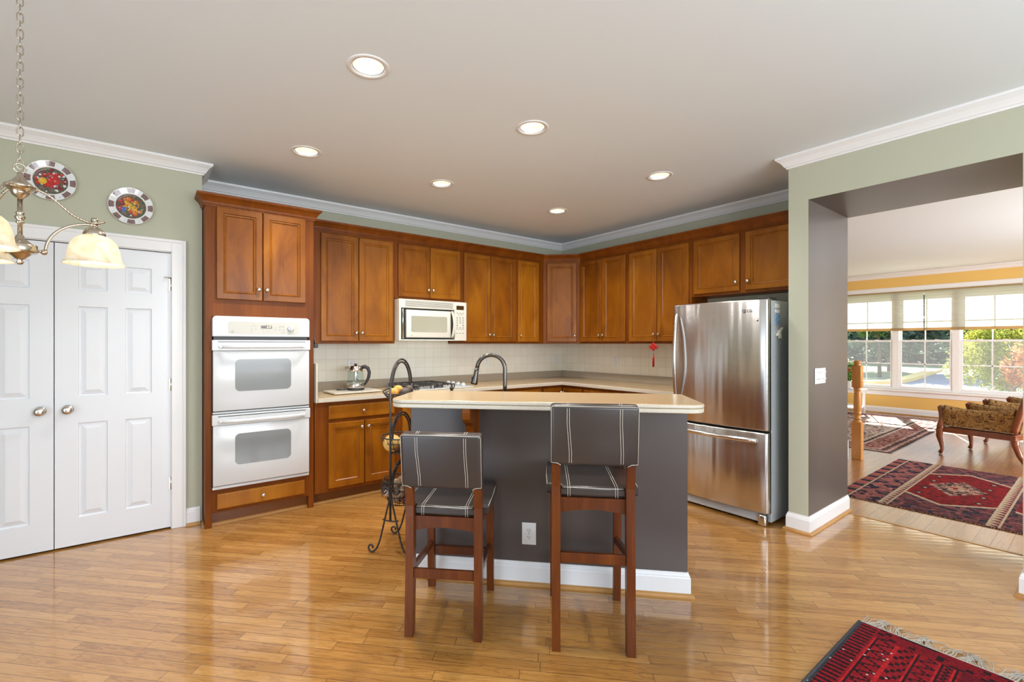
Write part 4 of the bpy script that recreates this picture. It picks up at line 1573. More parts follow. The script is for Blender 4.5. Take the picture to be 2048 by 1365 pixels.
# ------------------------------------------------------------------ counter stools
def stool_parts(root, seat_z, back_z0, back_z1):
    """seat_z: top of the seat; local y points to the bar"""
    hw = 0.163
    st = seat_z - 0.052
    rear_z = seat_z - 0.30
    # rear legs run up into the backrest, splayed at the foot and raked above the seat
    for s in (-1, 1):
        mb = MB()
        path = [(-0.218, 0.0), (-0.210, rear_z * 0.5), (-0.203, rear_z), (-0.20, st), (-0.205, seat_z), (-0.225, back_z0 + 0.02), (-0.250, back_z1 - 0.03)]
        prev = None
        for (y, z) in path:
            hy = 0.024 if z < seat_z else 0.017
            ring = [mb.v((s * hw + dx, y + dy, z)) for dx, dy in ((-0.019, -hy), (0.019, -hy), (0.019, hy), (-0.019, hy))]
            if prev:
                for q in range(4):
                    mb.face([prev[q], prev[(q + 1) % 4], ring[(q + 1) % 4], ring[q]])
            else:
                mb.face(ring[::-1])
            prev = ring
        mb.face(prev)
        mb.build('leg', m_stool, root)
        mb = MB()
        path = [(0.225, 0.0), (0.212, 0.25), (0.200, st)]
        prev = None
        for (y, z) in path:
            hy = 0.017 + 0.006 * z / st
            ring = [mb.v((s * (hw + 0.004) + dx, y + dy, z)) for dx, dy in ((-0.019, -hy), (0.019, -hy), (0.019, hy), (-0.019, hy))]
            if prev:
                for q in range(4):
                    mb.face([prev[q], prev[(q + 1) % 4], ring[(q + 1) % 4], ring[q]])
            else:
                mb.face(ring[::-1])
            prev = ring
        mb.face(prev)
        mb.build('leg', m_stool, root)
    # apron: arched rear rail, side and front rails
    mb = MB(Matrix.Translation((0, -0.19, 0)) @ XZ)
    n = 12
    w = hw - 0.019
    mb.prism([(-w, st), (-w, st - 0.068)] + [(-w + 2 * w * k / n, st - 0.068 + 0.016 * math.sin(PI * k / n)) for k in range(1, n)] + [(w, st - 0.068), (w, st)], -0.009, 0.011)
    mb.build('apron', m_stool, root)
    mb = MB()
    mb.box(-w, w, 0.192, 0.212, st - 0.06, st, 0.002)
    mb.build('apron', m_stool, root)
    for s in (-1, 1):
        mb = MB()
        mb.box(s * hw - 0.010, s * hw + 0.010, -0.18, 0.185, st - 0.06, st, 0.002)
        mb.build('apron', m_stool, root)
    # stretchers: rear and front rails, sloping side rails
    mb = MB()
    mb.bar((-w, -0.209, rear_z - 0.018), (w, -0.209, rear_z - 0.018), 0.020, 0.044, 0.002)
    mb.build('stretcher', m_stool, root)
    mb = MB()
    mb.bar((-w, 0.215, 0.212), (w, 0.215, 0.212), 0.022, 0.046, 0.002)
    mb.build('stretcher', m_stool, root)
    for s in (-1, 1):
        mb = MB()
        mb.bar((s * hw, -0.190, rear_z - 0.014), (s * hw, 0.195, max(0.250, rear_z - 0.10)), 0.019, 0.034, 0.002)
        mb.build('stretcher', m_stool, root)
    # leather seat, notched round the rear legs
    sw = 0.205
    mb = MB()
    mb.prism([(-0.140, -0.200), (0.140, -0.200), (0.140, -0.165), (sw, -0.165), (sw + 0.004, 0.0), (sw, 0.235), (-sw, 0.235), (-sw - 0.004, 0.0), (-sw, -0.165), (-0.140, -0.165)], st, seat_z, 0.014, 4)
    seat = mb.build('seat', m_leather, root)
    mb = MB()
    for x in (-0.105, 0.105):
        for d in (-0.005, 0.005):
            mb.tube([(x + d, -0.2012, st + 0.004), (x + d, -0.2014, seat_z - 0.014), (x + d, -0.196, seat_z - 0.004), (x + d, -0.185, seat_z + 0.0004), (x + d, 0.222, seat_z + 0.0004), (x + d, 0.233, seat_z - 0.005), (x + d, 0.2355, st + 0.01)], 0.0010, 5)
    for s in (-1, 1):
        mb.tube([(s * (sw - 0.002), -0.162, seat_z - 0.006), (s * (sw + 0.002), 0.0, seat_z - 0.006), (s * (sw - 0.002), 0.228, seat_z - 0.006)], 0.0012, 5)
    mb.tube([(-0.135, -0.1985, seat_z - 0.008), (0.135, -0.1985, seat_z - 0.008)], 0.0012, 5)
    mb.build('stitching', m_stitch, seat)
    # upholstered back: slightly raked pad wrapped over the legs
    ang = math.atan2(0.025, back_z1 - back_z0 - 0.05)
    yb = -0.222
    M = Matrix.Translation((0, yb - 0.010, back_z0)) @ Matrix.Rotation(ang, 4, 'X')
    H = back_z1 - back_z0
    bw = 0.188
    mb = MB(M)
    mb.box(-bw, bw, -0.034, 0.030, 0.0, H, 0.015, 4)
    back = mb.build('backrest', m_leather, root)
    mb = MB(M)
    for x in (-0.112, 0.112):
        for d in (-0.005, 0.005):
            xx = x + d
            x2 = xx + (0.010 if x < 0 else 0.006)
            mb.tube([(x2, -0.020, -0.0006), (x2, -0.0345, 0.014), (x2, -0.0347, 0.06), (xx, -0.0347, H - 0.08), (xx, -0.0345, H - 0.014), (xx, -0.018, H + 0.0005), (xx, 0.016, H + 0.0005), (xx, 0.029, H - 0.012), (xx, 0.0305, 0.02)], 0.0010, 5)
    e = 0.0315
    mb.tube([(-bw + 0.003, -e, 0.012), (-bw + 0.003, -e, H - 0.010), (-bw + 0.008, -e, H - 0.004), (bw - 0.008, -e, H - 0.004), (bw - 0.003, -e, H - 0.010), (bw - 0.003, -e, 0.012)], 0.0013, 5)
    for s in (-1, 1):
        mb.tube([(s * (bw - 0.002), -0.031, 0.012), (s * (bw - 0.030), -0.0345, 0.010), (s * (bw - 0.046), -0.0345, 0.001)], 0.0013, 5)
    mb.build('stitching', m_stitch, back)


SRZ = math.radians(-43.5)
s1 = thing('bar_stool', 'lower dark leather stool on the left, in front of the fruit stand', 'stool', (-3.362, -2.546, 0), SRZ, 'leather stools at the island')
stool_parts(s1, 0.606, 0.708, 0.963)
s2 = thing('bar_stool', 'taller dark leather stool on the right, its back level with the bar top', 'stool', (-2.880, -3.030, 0), SRZ, 'leather stools at the island')
stool_parts(s2, 0.728, 0.840, 1.108)

# ------------------------------------------------------------------ faucet and soap pump behind the bar
fp = isl(-0.395, -3.435, 0.915)
fa = thing('faucet', 'dark metal gooseneck faucet rising behind the bar top', 'faucet', fp, math.radians(142))
mb = MB()
mb.lathe([(0.030, 0), (0.030, 0.006), (0.024, 0.014), (0.020, 0.05), (0.0175, 0.055)], (0, 0, 0), 20)
mb.build('base', m_faucet, fa)
mb = MB()
pts = [(0, 0, 0.05), (0, 0, 0.18), (0, 0, 0.287)]
R_ = 0.093
for k in range(1, 17):
    t = PI * k / 16 * 0.97
    pts.append((R_ - R_ * math.cos(t), 0, 0.287 + R_ * math.sin(t)))
mb.tube(pts, 0.0135, 14)
mb.build('neck', m_faucet, fa)
mb = MB()
e = Vector(pts[-1])
mb.tube([e, e + Vector((0.006, 0, -0.03)), e + Vector((0.010, 0, -0.055)), e + Vector((0.020, 0, -0.10)), e + Vector((0.022, 0, -0.112))], [0.0135, 0.0155, 0.0155, 0.0235, 0.0225], 16)
sh = mb.build('spray_head', m_faucet, fa)
mb = MB()
mb.box(e.x + 0.028, e.x + 0.038, -0.006, 0.006, e.z - 0.095, e.z - 0.06, 0.002)
mb.build('spray_button', m_dark_plastic, sh)
mb = MB()
mb.tube([(0, 0.018, 0.06), (0, 0.05, 0.075), (0, 0.10, 0.10)], [0.010, 0.008, 0.006], 10)
mb.build('lever', m_faucet, fa)
sp = isl(-0.735, -3.535, 0.9147)
so = thing('soap_dispenser', 'small dark soap pump standing just behind the bar top', 'dispenser', sp, 0)
mb = MB()
mb.lathe([(0.024, 0), (0.025, 0.01), (0.025, 0.12), (0.020, 0.135), (0.010, 0.142), (0.010, 0.165)], (0, 0, 0), 18)
mb.build('bottle', m_dark_plastic, so)
mb = MB()
mb.lathe([(0.015, 0.160), (0.016, 0.166), (0.007, 0.172), (0.005, 0.186), (0.009, 0.188), (0.009, 0.194), (0, 0.195)], (0, 0, 0), 16)
mb.tube([(0, 0, 0.190), (-0.02, 0.0, 0.190), (-0.032, 0.0, 0.184)], 0.004, 8)
mb.build('pump', m_iron, so)

# ------------------------------------------------------------------ refrigerator
fr = thing('refrigerator', 'stainless steel bottom-freezer refrigerator next to the wall opening', 'refrigerator', (0, -2.265, 0), RZB)
FW = 0.775
XD = -0.93


def bowed(mb, z0, z1, bulge, y_edge, y_back, n=16, r=0.012):
    """door skin bulging towards -y"""
    rows = []
    prof = [(0.0, 0.010), (0.003, 0.003), (0.010, 0.0)]
    zs = [(z0, 0.010), (z0 + 0.003, 0.003), (z0 + 0.010, 0.0), (z1 - 0.010, 0.0), (z1 - 0.003, 0.003), (z1, 0.010)]
    xs = [(0.0, 0.030), (0.002, 0.016), (0.008, 0.005), (0.018, 0.0)]
    xs = xs + [(0.018 + (FW - 0.036) * k / n, 0.0) for k in range(1, n)] + [(FW - a, b) for a, b in xs[::-1]]
    for z, dz in zs:
        row = []
        for x, dx in xs:
            t = x / FW
            y = y_edge - bulge * (1 - (2 * t - 1) ** 2) + dx + dz
            row.append(mb.v((x, y, z)))
        rows.append(row)
    for a, b in zip(rows, rows[1:]):
        for k in range(len(a) - 1):
            mb.face([a[k], a[k + 1], b[k + 1], b[k]], True)
    # sides, top, bottom, back
    bk = [mb.v((0, y_back, z0)), mb.v((FW, y_back, z0)), mb.v((FW, y_back, z1)), mb.v((0, y_back, z1))]
    mb.face([bk[0], rows[0][0]] + [r_[0] for r_ in rows[1:]] + [bk[3]])
    mb.face([bk[1], bk[2]] + [r_[-1] for r_ in rows[::-1]])
    mb.face([bk[3]] + rows[-1] + [bk[2]])
    mb.face(([bk[0]] + rows[0] + [bk[1]])[::-1])
    mb.face(bk[::-1])


mb = MB()
mb.box(0.004, FW - 0.004, -0.855, -0.03, 0.02, 1.700, 0.004)
mb.build('refrigerator_body', m_fridge_side, fr)
mb = MB()
mb.box(0.008, FW - 0.008, -0.868, -0.855, 0.10, 1.695)
mb.build('gasket', m_dark_plastic, fr)
mb = MB()
bowed(mb, 0.715, 1.707, 0.022, XD + 0.008, -0.868)
ud = mb.build('upper_door', m_steel, fr)
mb = MB()
bowed(mb, 0.095, 0.700, 0.022, XD + 0.008, -0.868)
fd = mb.build('freezer_drawer', m_steel, fr)
mb = MB()
# bowed vertical handle on the left edge of the upper door
n = 22
for dx, rr in ((0.060, 0.0),):
    pts = []
    for k in range(n + 1):
        t = k / n
        pts.append((0.050 + 0.012 * math.sin(PI * t), XD - 0.012 - 0.062 * math.sin(PI * t) ** 0.75, 0.865 + 0.765 * t))
    prev = None
    for p in pts:
        ring = [mb.v((p[0] + a, p[1] + b, p[2])) for a, b in ((-0.014, 0.006), (-0.012, -0.006), (0.0, -0.010), (0.012, -0.006), (0.014, 0.006), (0.0, 0.009))]
        if prev:
            for q in range(6):
                mb.face([prev[q], prev[(q + 1) % 6], ring[(q + 1) % 6], ring[q]], True)
        else:
            mb.face(ring)
        prev = ring
    mb.face(prev)
bmesh.ops.recalc_face_normals(mb.bm, faces=mb.bm.faces)
mb.build('handle', m_steel_h, ud)
mb = MB()
pts = []
for k in range(n + 1):
    t = k / n
    pts.append((0.075 + (FW - 0.15) * t, XD - 0.022 - 0.048 * math.sin(PI * t) ** 0.7, 0.640))
prev = None
for p in pts:
    ring = [mb.v((p[0], p[1] + b, p[2] + a)) for a, b in ((-0.016, 0.006), (-0.014, -0.006), (0.0, -0.010), (0.014, -0.006), (0.016, 0.006), (0.0, 0.009))]
    if prev:
        for q in range(6):
            mb.face([prev[q], prev[(q + 1) % 6], ring[(q + 1) % 6], ring[q]], True)
    else:
        mb.face(ring)
    prev = ring
mb.face(prev)
bmesh.ops.recalc_face_normals(mb.bm, faces=mb.bm.faces)
mb.build('handle', m_steel_h, fd)
def door_y(x):
    return XD + 0.008 - 0.022 * (1 - (2 * x / FW - 1) ** 2)


mb = MB()
text_mb(mb, 'LG', 0.651, door_y(0.651) - 0.0016, 1.620, 0.030, th=0.0012)
ye = door_y(0.611) - 0.0004
mb.lathe([(0.0105, -0.001), (0.0135, -0.001), (0.0135, 0.0012), (0.0105, 0.0012), (0.0105, -0.001)], (0.611, ye, 1.620), 20, '-Y', cap=False)
mb.box(0.6098, 0.6122, ye - 0.0012, ye + 0.001, 1.613, 1.628)
mb.box(0.6122, 0.617, ye - 0.0012, ye + 0.001, 1.613, 1.6155)
mb.build('brand_mark', m_dark_plastic, ud)
for z in (1.545, 0.875):
    mb = MB()
    mb.lathe([(0.006, -0.001), (0.0055, 0.002), (0, 0.002)], (0.705, door_y(0.705), z), 12, '-Y')
    mb.build('plug', m_dark_plastic, ud)
mb = MB()
mb.box(0.69, 0.77, -0.90, -0.76, 1.7005, 1.722, 0.004)
mb.build('hinge_cover', m_dark_plastic, fr)
mb = MB()
mb.box(0.03, FW - 0.03, -0.90, -0.86, 0.02, 0.090, 0.004)
for k in range(5):
    mb.box(0.06, FW - 0.12, -0.902, -0.9, 0.032 + k * 0.011, 0.037 + k * 0.011)
mb.build('toe_grille', m_fridge_side, fr)
for x in (0.03, FW - 0.075):
    mb = MB()
    mb.box(x, x + 0.06, -0.925, -0.86, 0.0, 0.085, 0.012, 2)
    mb.build('foot_cover', m_steel_h, fr)

# things held on the side of the refrigerator (its side looks towards the opening)
ys = -2.265 - FW - 0.0005 + 0.004
m_mag_b = plain('picture_print', (0.20, 0.34, 0.52, 1), 0.4, var=0.5, bscale=55)
m_mag_w = plain('paper_card', (0.75, 0.75, 0.70, 1), 0.6, var=0.08, bscale=90)
mb = MB()
mb.box(-0.80, -0.715, ys - 0.004, ys - 0.0005, 1.515, 1.600, 0.001)
o = mb.build('fridge_magnet', m_mag_b, None, (-0.76, ys, 1.555))
tag(o, 'small blue picture magnet on the side of the refrigerator', 'magnet', 'magnets on the refrigerator side')
for z, h_, lb in ((1.660, 0.032, 'white card magnet, topmost on the side of the refrigerator'), (1.618, 0.024, 'thin white card magnet just above the blue picture magnet')):
    mb = MB()
    mb.box(-0.80, -0.72, ys - 0.004, ys - 0.0005, z - h_ / 2, z + h_ / 2, 0.001)
    o = mb.build('fridge_magnet', m_mag_w, None, (-0.76, ys, z))
    tag(o, lb, 'magnet', 'magnets on the refrigerator side')
mb = MB(Matrix.Translation((-0.745, ys - 0.012, 1.465)))
mb.bar((-0.05, 0, -0.03), (0.05, 0, 0.025), 0.018, 0.020, 0.003, up=(0, 1, 0))
for dx in (-0.012, 0.014):
    mb.tube([(0.004 + dx * 0.3, 0, 0.0), (0.006 + dx, 0, -0.05), (0.010 + dx * 1.6, 0, -0.056), (0.012 + dx * 0.8, 0, -0.01)], 0.004, 6)
mb.box(-0.01, 0.01, 0.004, 0.0115, -0.01, 0.01)
o = mb.build('magnetic_clip', m_cream, None, (-0.745, ys, 1.465))
tag(o, 'off-white magnetic clip below the magnets on the refrigerator side', 'clip')
mb = MB()
mb.box(-0.56, -0.475, ys - 0.012, ys - 0.0005, 1.56, 1.70, 0.003)
o = mb.build('magnetic_holder', m_dark_plastic, None, (-0.52, ys, 1.63))
tag(o, 'black flat magnetic holder deepest on the refrigerator side, against the pillar edge', 'holder')

# ------------------------------------------------------------------ cooktop, kettle and small things on the worktops
ck = thing('gas_cooktop', 'white gas cooktop with black grates set into the left worktop', 'cooktop', (-2.245, -0.325, 0.915))
mb = MB()
plate_pts = [(x, y) for x, y in round_rect(-0.38, 0.38, -0.255, 0.255, 0.04)]
mb.prism(plate_pts, 0, 0.010, 0.004, 2)
mb.build('hob_plate', m_white, ck)
for gx in (-0.25, 0.02):
    for gy in (-0.125, 0.125):
        mb = MB()
        mb.lathe([(0.045, 0.010), (0.045, 0.018), (0.032, 0.024), (0.030, 0.030), (0, 0.031)], (gx, gy, 0), 18)
        mb.build('burner', m_dark_plastic, ck)
for gx in (-0.25, 0.02):
    mb = MB()
    zt = 0.045
    for sx in (-0.115, 0.115):
        mb.bar((gx + sx, -0.235, zt), (gx + sx, 0.235, zt), 0.009, 0.010)
        for yy in (-0.235, 0.0, 0.235):
            mb.bar((gx + sx, yy, 0.0105), (gx + sx, yy, zt), 0.009, 0.009, up=(1, 0, 0))
    for yy in (-0.235, 0.0, 0.235):
        mb.bar((gx - 0.115, yy, zt), (gx + 0.115, yy, zt), 0.009, 0.010)
    for gy in (-0.125, 0.125):
        for a in range(4):
            t = PI / 4 + a * PI / 2
            c_, s_ = math.cos(t), math.sin(t)
            mb.bar((gx + 0.03 * c_, gy + 0.03 * s_, zt + 0.003), (gx + 0.13 * c_, gy + 0.115 * s_, zt), 0.007, 0.010)
    mb.build('grate', m_iron, ck)
for k, (kx, ky) in enumerate(((0.300, 0.15), (0.300, 0.05), (0.300, -0.05), (0.300, -0.15))):
    mb = MB()
    mb.lathe([(0.026, 0.010), (0.024, 0.030), (0.019, 0.036), (0, 0.037)], (kx, ky, 0), 18)
    mb.box(kx - 0.004, kx + 0.004, ky - 0.022, ky + 0.022, 0.036, 0.046, 0.002)
    mb.build('control_knob', m_white, ck)

cbd = thing('cutting_board', 'pale rectangular board under the kettle on the left worktop', 'board', (-3.075, -0.315, 0.915), 0.06)
mb = MB()
mb.prism(round_rect(-0.235, 0.225, -0.15, 0.15, 0.012), 0.004, 0.018, 0.003, 2)
mb.build('board_top', m_counter_e, cbd)
mb = MB()
for x in (-0.2, 0.19):
    for y in (-0.12, 0.12):
        mb.lathe([(0.012, 0), (0.012, 0.004)], (x, y, 0), 10)
mb.build('rubber_foot', m_dark_plastic, cbd)

kt = thing('electric_kettle', 'glass and steel electric kettle with dark handle on the pale board', 'kettle', (-3.045, -0.300, 0.9335), math.radians(-22))
mb = MB()
mb.lathe([(0.078, 0), (0.080, 0.004), (0.078, 0.016), (0.074, 0.020)], (0, 0, 0), 32)
mb.build('power_base', m_dark_plastic, kt)
mb = MB()
mb.lathe([(0.076, 0.0205), (0.078, 0.03), (0.077, 0.060), (0.075, 0.064)], (0, 0, 0), 32)
mb.build('steel_band', m_chrome, kt)
mb = MB()
mb.lathe([(0.0745, 0.0645), (0.074, 0.10), (0.071, 0.165), (0.068, 0.178)], (0, 0, 0), 32, cap=False)
mb.build('glass_body', m_kglass, kt)
mb = MB()
mb.lathe([(0.0685, 0.176), (0.066, 0.195), (0.056, 0.222), (0.050, 0.228), (0, 0.229)], (0, 0, 0), 32)
mb.prism([(-0.066, -0.022), (-0.098, 0.0), (-0.066, 0.022), (-0.04, 0.03), (-0.04, -0.03)], 0.198, 0.222, 0.004)
li = mb.build('lid', m_chrome, kt)
mb = MB()
mb.lathe([(0.013, 0.2285), (0.011, 0.238), (0.017, 0.242), (0.014, 0.248), (0, 0.249)], (0, 0, 0), 16)
mb.build('lid_knob', m_dark_plastic, li)
mb = MB()
mb.lathe([(0.020, 0.085), (0.021, 0.09), (0.021, 0.160), (0.018, 0.175), (0.018, 0.18)], (0, 0, 0), 20)
mb.build('tea_infuser', m_chrome, kt)
mb = MB()
mb.tube([(0.055, 0, 0.212), (0.085, 0, 0.220), (0.112, 0, 0.205), (0.125, 0, 0.165), (0.118, 0, 0.115), (0.098, 0, 0.075), (0.080, 0, 0.045)], [0.016, 0.018, 0.017, 0.0155, 0.0145, 0.012, 0.009], 12)
mb.build('handle', m_dark_plastic, kt)
mb = MB()
mb.tube([(-0.08, 0.0, 0.006), (-0.12, -0.02, 0.004), (-0.16, -0.02, 0.004), (-0.175, 0.0, 0.004), (-0.16, 0.02, 0.004), (-0.13, 0.015, 0.004)], 0.0035, 6)
mb.build('power_cord', m_dark_plastic, kt)

# strap hanging on the side of the oven tower
hs = thing('hanging_strap', 'dark leather strap with a clip hanging on the right side of the oven tower', 'strap', (-3.505, -0.50, 1.55))
mb = MB()
pv = [(0.006, 0.0, 0.02), (0.008, 0.0, -0.05), (0.012, -0.01, -0.13), (0.020, -0.03, -0.19)]
prev = None
for p in pv:
    ring = [mb.v((p[0] - 0.003, p[1] - 0.03, p[2])), mb.v((p[0] + 0.003, p[1] - 0.03, p[2])), mb.v((p[0] + 0.003, p[1] + 0.03, p[2])), mb.v((p[0] - 0.003, p[1] + 0.03, p[2]))]
    if prev:
        for q in range(4):
            mb.face([prev[q], prev[(q + 1) % 4], ring[(q + 1) % 4], ring[q]])
    else:
        mb.face(ring)
    prev = ring
mb.face(prev)
bmesh.ops.recalc_face_normals(mb.bm, faces=mb.bm.faces)
mb.build('strap', m_leather, hs)
mb = MB()
mb.box(0.004, 0.040, -0.06, 0.01, -0.215, -0.180, 0.005)
mb.build('clip', m_dark_plastic, hs)
mb = MB()
mb.lathe([(0.006, 0), (0.006, 0.012), (0.010, 0.014), (0, 0.016)], (0.0, 0.0, 0.015), 10, 'X')
mb.build('hook', m_nickel, hs)

# red knot ornament hanging from a cabinet knob
kn = thing('knot_ornament', 'red woven knot with a tassel hanging from a wall cabinet knob', 'ornament', (-0.352, -1.700, 1.472), RZB)
mb = MB()
mb.tube([(0, 0.0, 0.0), (0.0, -0.014, -0.008), (0.0, -0.018, -0.06), (0, -0.018, -0.098)], 0.0014, 5)
mb.build('cord', m_red, kn)
mb = MB(Matrix.Translation((0, -0.018, -0.133)))
q = 0.030
n = 5
for k in range(n):
    a = -q + 2 * q * (k + 0.5) / n
    c_, s_ = math.sqrt(0.5), math.sqrt(0.5)
    for sg in (-1, 1):
        pts = []
        for j in range(9):
            b = -q * 1.12 + 2.24 * q * j / 8
            x = (a * c_ - sg * b * s_) if sg > 0 else (a * c_ + b * s_)
            z = (a * s_ + b * c_) if sg > 0 else (-a * s_ + b * c_)
            pts.append((x, 0.004 * math.cos(j * PI + k * PI + (0 if sg > 0 else PI)), z))
        mb.tube(pts, 0.0050, 6)
for sg in (-1, 1):
    for rr in (0.017, 0.012):
        mb.tube([(sg * (0.040 + rr * math.cos(t) * 0.9), 0.0, -0.010 + rr * math.sin(t) * 0.8) for t in [2 * PI * k / 14 for k in range(14)]], 0.0018, 5, closed=True)
mb.build('knot', m_red, kn)
mb = MB()
mb.lathe([(0.004, -0.183), (0.006, -0.190), (0.0045, -0.204), (0.006, -0.212)], (0, -0.018, 0), 10)
mb.build('bead', m_bronze, kn)
mb = MB()
for k in range(26):
    t = k * 2.4
    r0 = 0.004 * math.sqrt(k / 26)
    r1 = 0.010 * math.sqrt(k / 26)
    mb.tube([(r0 * math.cos(t), -0.018 + r0 * math.sin(t), -0.211), (r1 * math.cos(t), -0.018 + r1 * math.sin(t), -0.26), (r1 * math.cos(t), -0.018 + r1 * math.sin(t), -0.335 - 0.006 * (k % 3))], 0.0016, 4)
mb.build('tassel', m_red, kn)

# ------------------------------------------------------------------ wrought-iron fruit stand
RKX = Vector((-3.240, -1.690, 0))
ra = math.atan2(0.195, 0.257)
rk = thing('fruit_stand', 'wrought iron three-tier basket stand between the stool and the base cabinet', 'stand', RKX, ra)
HS = 0.155


def spiral(c, r0, turns, a0, sgn, n=18):
    """points of a scroll in the local y,z plane winding inwards"""
    out = []
    for k in range(n + 1):
        t = k / n
        r = r0 * (1 - 0.72 * t)
        a = a0 + sgn * turns * 2 * PI * t
        out.append((c[0] + r * math.cos(a), c[1] + r * math.sin(a)))
    return out


for s in (-1, 1):
    x = s * HS
    mb = MB()
    mb.tube([(x, 0, 0.225), (x, 0, 0.6), (x, 0, 1.09)], 0.0075, 8)
    up_ = mb.build('upright', m_iron, rk)
    for sy in (-1, 1):
        # leg: scroll at the top, down to a curled foot
        mb = MB()
        top = spiral((sy * 0.040, 0.412), 0.032, 0.95, PI if sy > 0 else 0, -1 if sy > 0 else 1)
        leg = [(sy * 0.006, 0.36), (sy * 0.030, 0.27), (sy * 0.052, 0.18), (sy * 0.075, 0.09), (sy * 0.098, 0.035), (sy * 0.125, 0.010)]
        foot = spiral((sy * 0.137, 0.036), 0.029, 0.85, -PI / 2 - (0.3 if sy > 0 else -0.3), 1 if sy > 0 else -1)
        mb.tube([(x, y, z) for y, z in (top[::-1] + leg + foot)], 0.0062, 8)
        mb.build('leg', m_iron, rk)
    mb = MB()
    mb.tube([(x, -0.055, 0.228), (x, -0.03, 0.222), (x, 0, 0.220), (x, 0.03, 0.222), (x, 0.055, 0.228)], 0.005, 8)
    mb.build('crossbar', m_iron, rk)
# double arches between the uprights
for z0, hgt, dbl in ((1.08, 0.185, True), (0.74, 0.165, True), (0.42, 0.165, True)):
    mb = MB()
    for rr, f in (((HS, 1.0), (HS - 0.030, 0.90)) if dbl else ((HS, 1.0),)):
        mb.tube([(-rr * math.cos(PI * k / 24), 0, z0 + hgt * f * math.sin(PI * k / 24)) for k in range(25)], 0.0065, 8)
    for k in (6, 9, 15, 18):
        t = PI * k / 24
        mb.tube([(-HS * math.cos(t), 0, z0 + hgt * math.sin(t)), (-(HS - 0.03) * math.cos(t), 0, z0 + hgt * 0.9 * math.sin(t))], 0.004, 6)
    mb.build('arch', m_iron, rk)


def basket(z_top, z_bot, r_top, r_bot, tilt=0.0, loops=False):
    T = Matrix.Translation((0, 0, z_bot)) @ Matrix.Rotation(tilt, 4, 'Y')
    mb = MB(T)
    H = z_top - z_bot
    for z, r, w in ((H, r_top, 0.0045), (H * 0.66, r_bot + (r_top - r_bot) * 0.75, 0.003), (H * 0.33, r_bot + (r_top - r_bot) * 0.45, 0.003), (0, r_bot, 0.004), (0, r_bot * 0.5, 0.003)):
        mb.tube([(r * math.cos(2 * PI * k / 40), r * math.sin(2 * PI * k / 40), z) for k in range(40)], w, 6, closed=True)
    for k in range(20):
        a = 2 * PI * k / 20
        c_, s_ = math.cos(a), math.sin(a)
        mid = r_bot + (r_top - r_bot) * 0.6
        mb.tube([(r_top * c_, r_top * s_, H), (mid * c_, mid * s_, H * 0.45), (r_bot * c_, r_bot * s_, 0)], 0.0022, 5)
    for k in range(4):
        a = PI * k / 4
        mb.tube([(r_bot * math.cos(a), r_bot * math.sin(a), 0), (-r_bot * math.cos(a), -r_bot * math.sin(a), 0)], 0.0025, 5)
    if loops:
        for k in range(16):
            a = 2 * PI * k / 16
            for zz in (H * 0.75, H * 0.4):
                rr = r_bot + (r_top - r_bot) * (0.3 + zz / H * 0.7)
                mb.tube([((rr + 0.014 + 0.015 * math.cos(t)) * math.cos(a), (rr + 0.014 + 0.015 * math.cos(t)) * math.sin(a), zz + 0.017 * math.sin(t)) for t in [2 * PI * q / 12 for q in range(12)]], 0.002, 4, closed=True)
    return mb.build('basket', m_iron, rk)


basket(1.056, 1.008, 0.118, 0.085, math.radians(-9))
basket(0.745, 0.640, 0.135, 0.080)
basket(0.455, 0.300, 0.120, 0.085, loops=True)

RM = Matrix.Translation(RKX) @ Matrix.Rotation(ra, 4, 'Z')
m_orange = plain('orange_peel', (0.72, 0.34, 0.06, 1), 0.45, bump=0.2, bscale=180)
m_melon = plain('yellow_melon_skin', (0.80, 0.50, 0.15, 1), 0.5, var=0.12, bscale=9)
m_dkfruit = plain('dark_avocado_skin', (0.07, 0.045, 0.03, 1), 0.55, bump=0.4, bscale=120)
m_potato = plain('potato_skin', (0.52, 0.36, 0.24, 1), 0.7, var=0.15, bscale=25)
m_onion = plain('red_onion_skin', (0.24, 0.06, 0.09, 1), 0.35, var=0.3, bscale=14)
m_garlic = plain('garlic_skin', (0.72, 0.62, 0.58, 1), 0.6, var=0.1, bscale=20)


def fruit(name, label, cat, group, p, r, mat, sx=1.0, sz=1.0, rz=0.0, ribs=0, tilt=0.0):
    mb = MB()
    n, m = 24, 14
    rings = []
    for j in range(m + 1):
        th = PI * j / m
        if j in (0, m):
            rings.append([mb.v((0, 0, r * sz * math.cos(th) * 0.93))])
        else:
            rings.append([])
            for k in range(n):
                a = 2 * PI * k / n
                q = 1 + (0.045 * abs(math.cos(a * ribs / 2)) - 0.03 if ribs else 0)
                rings[-1].append(mb.v((r * sx * q * math.sin(th) * math.cos(a), r * q * math.sin(th) * math.sin(a), r * sz * math.cos(th))))
    for a, b in zip(rings, rings[1:]):
        for k in range(n):
            k2 = (k + 1) % n
            if len(a) == 1:
                mb.face([a[0], b[k], b[k2]], True)
            elif len(b) == 1:
                mb.face([a[k], b[0], a[k2]], True)
            else:
                mb.face([a[k], b[k], b[k2], a[k2]], True)
    o = mb.build(name, mat)
    w = RM @ Vector(p)
    o.location = w
    o.rotation_euler = (tilt, 0, rz)
    return tag(o, label, cat, group)


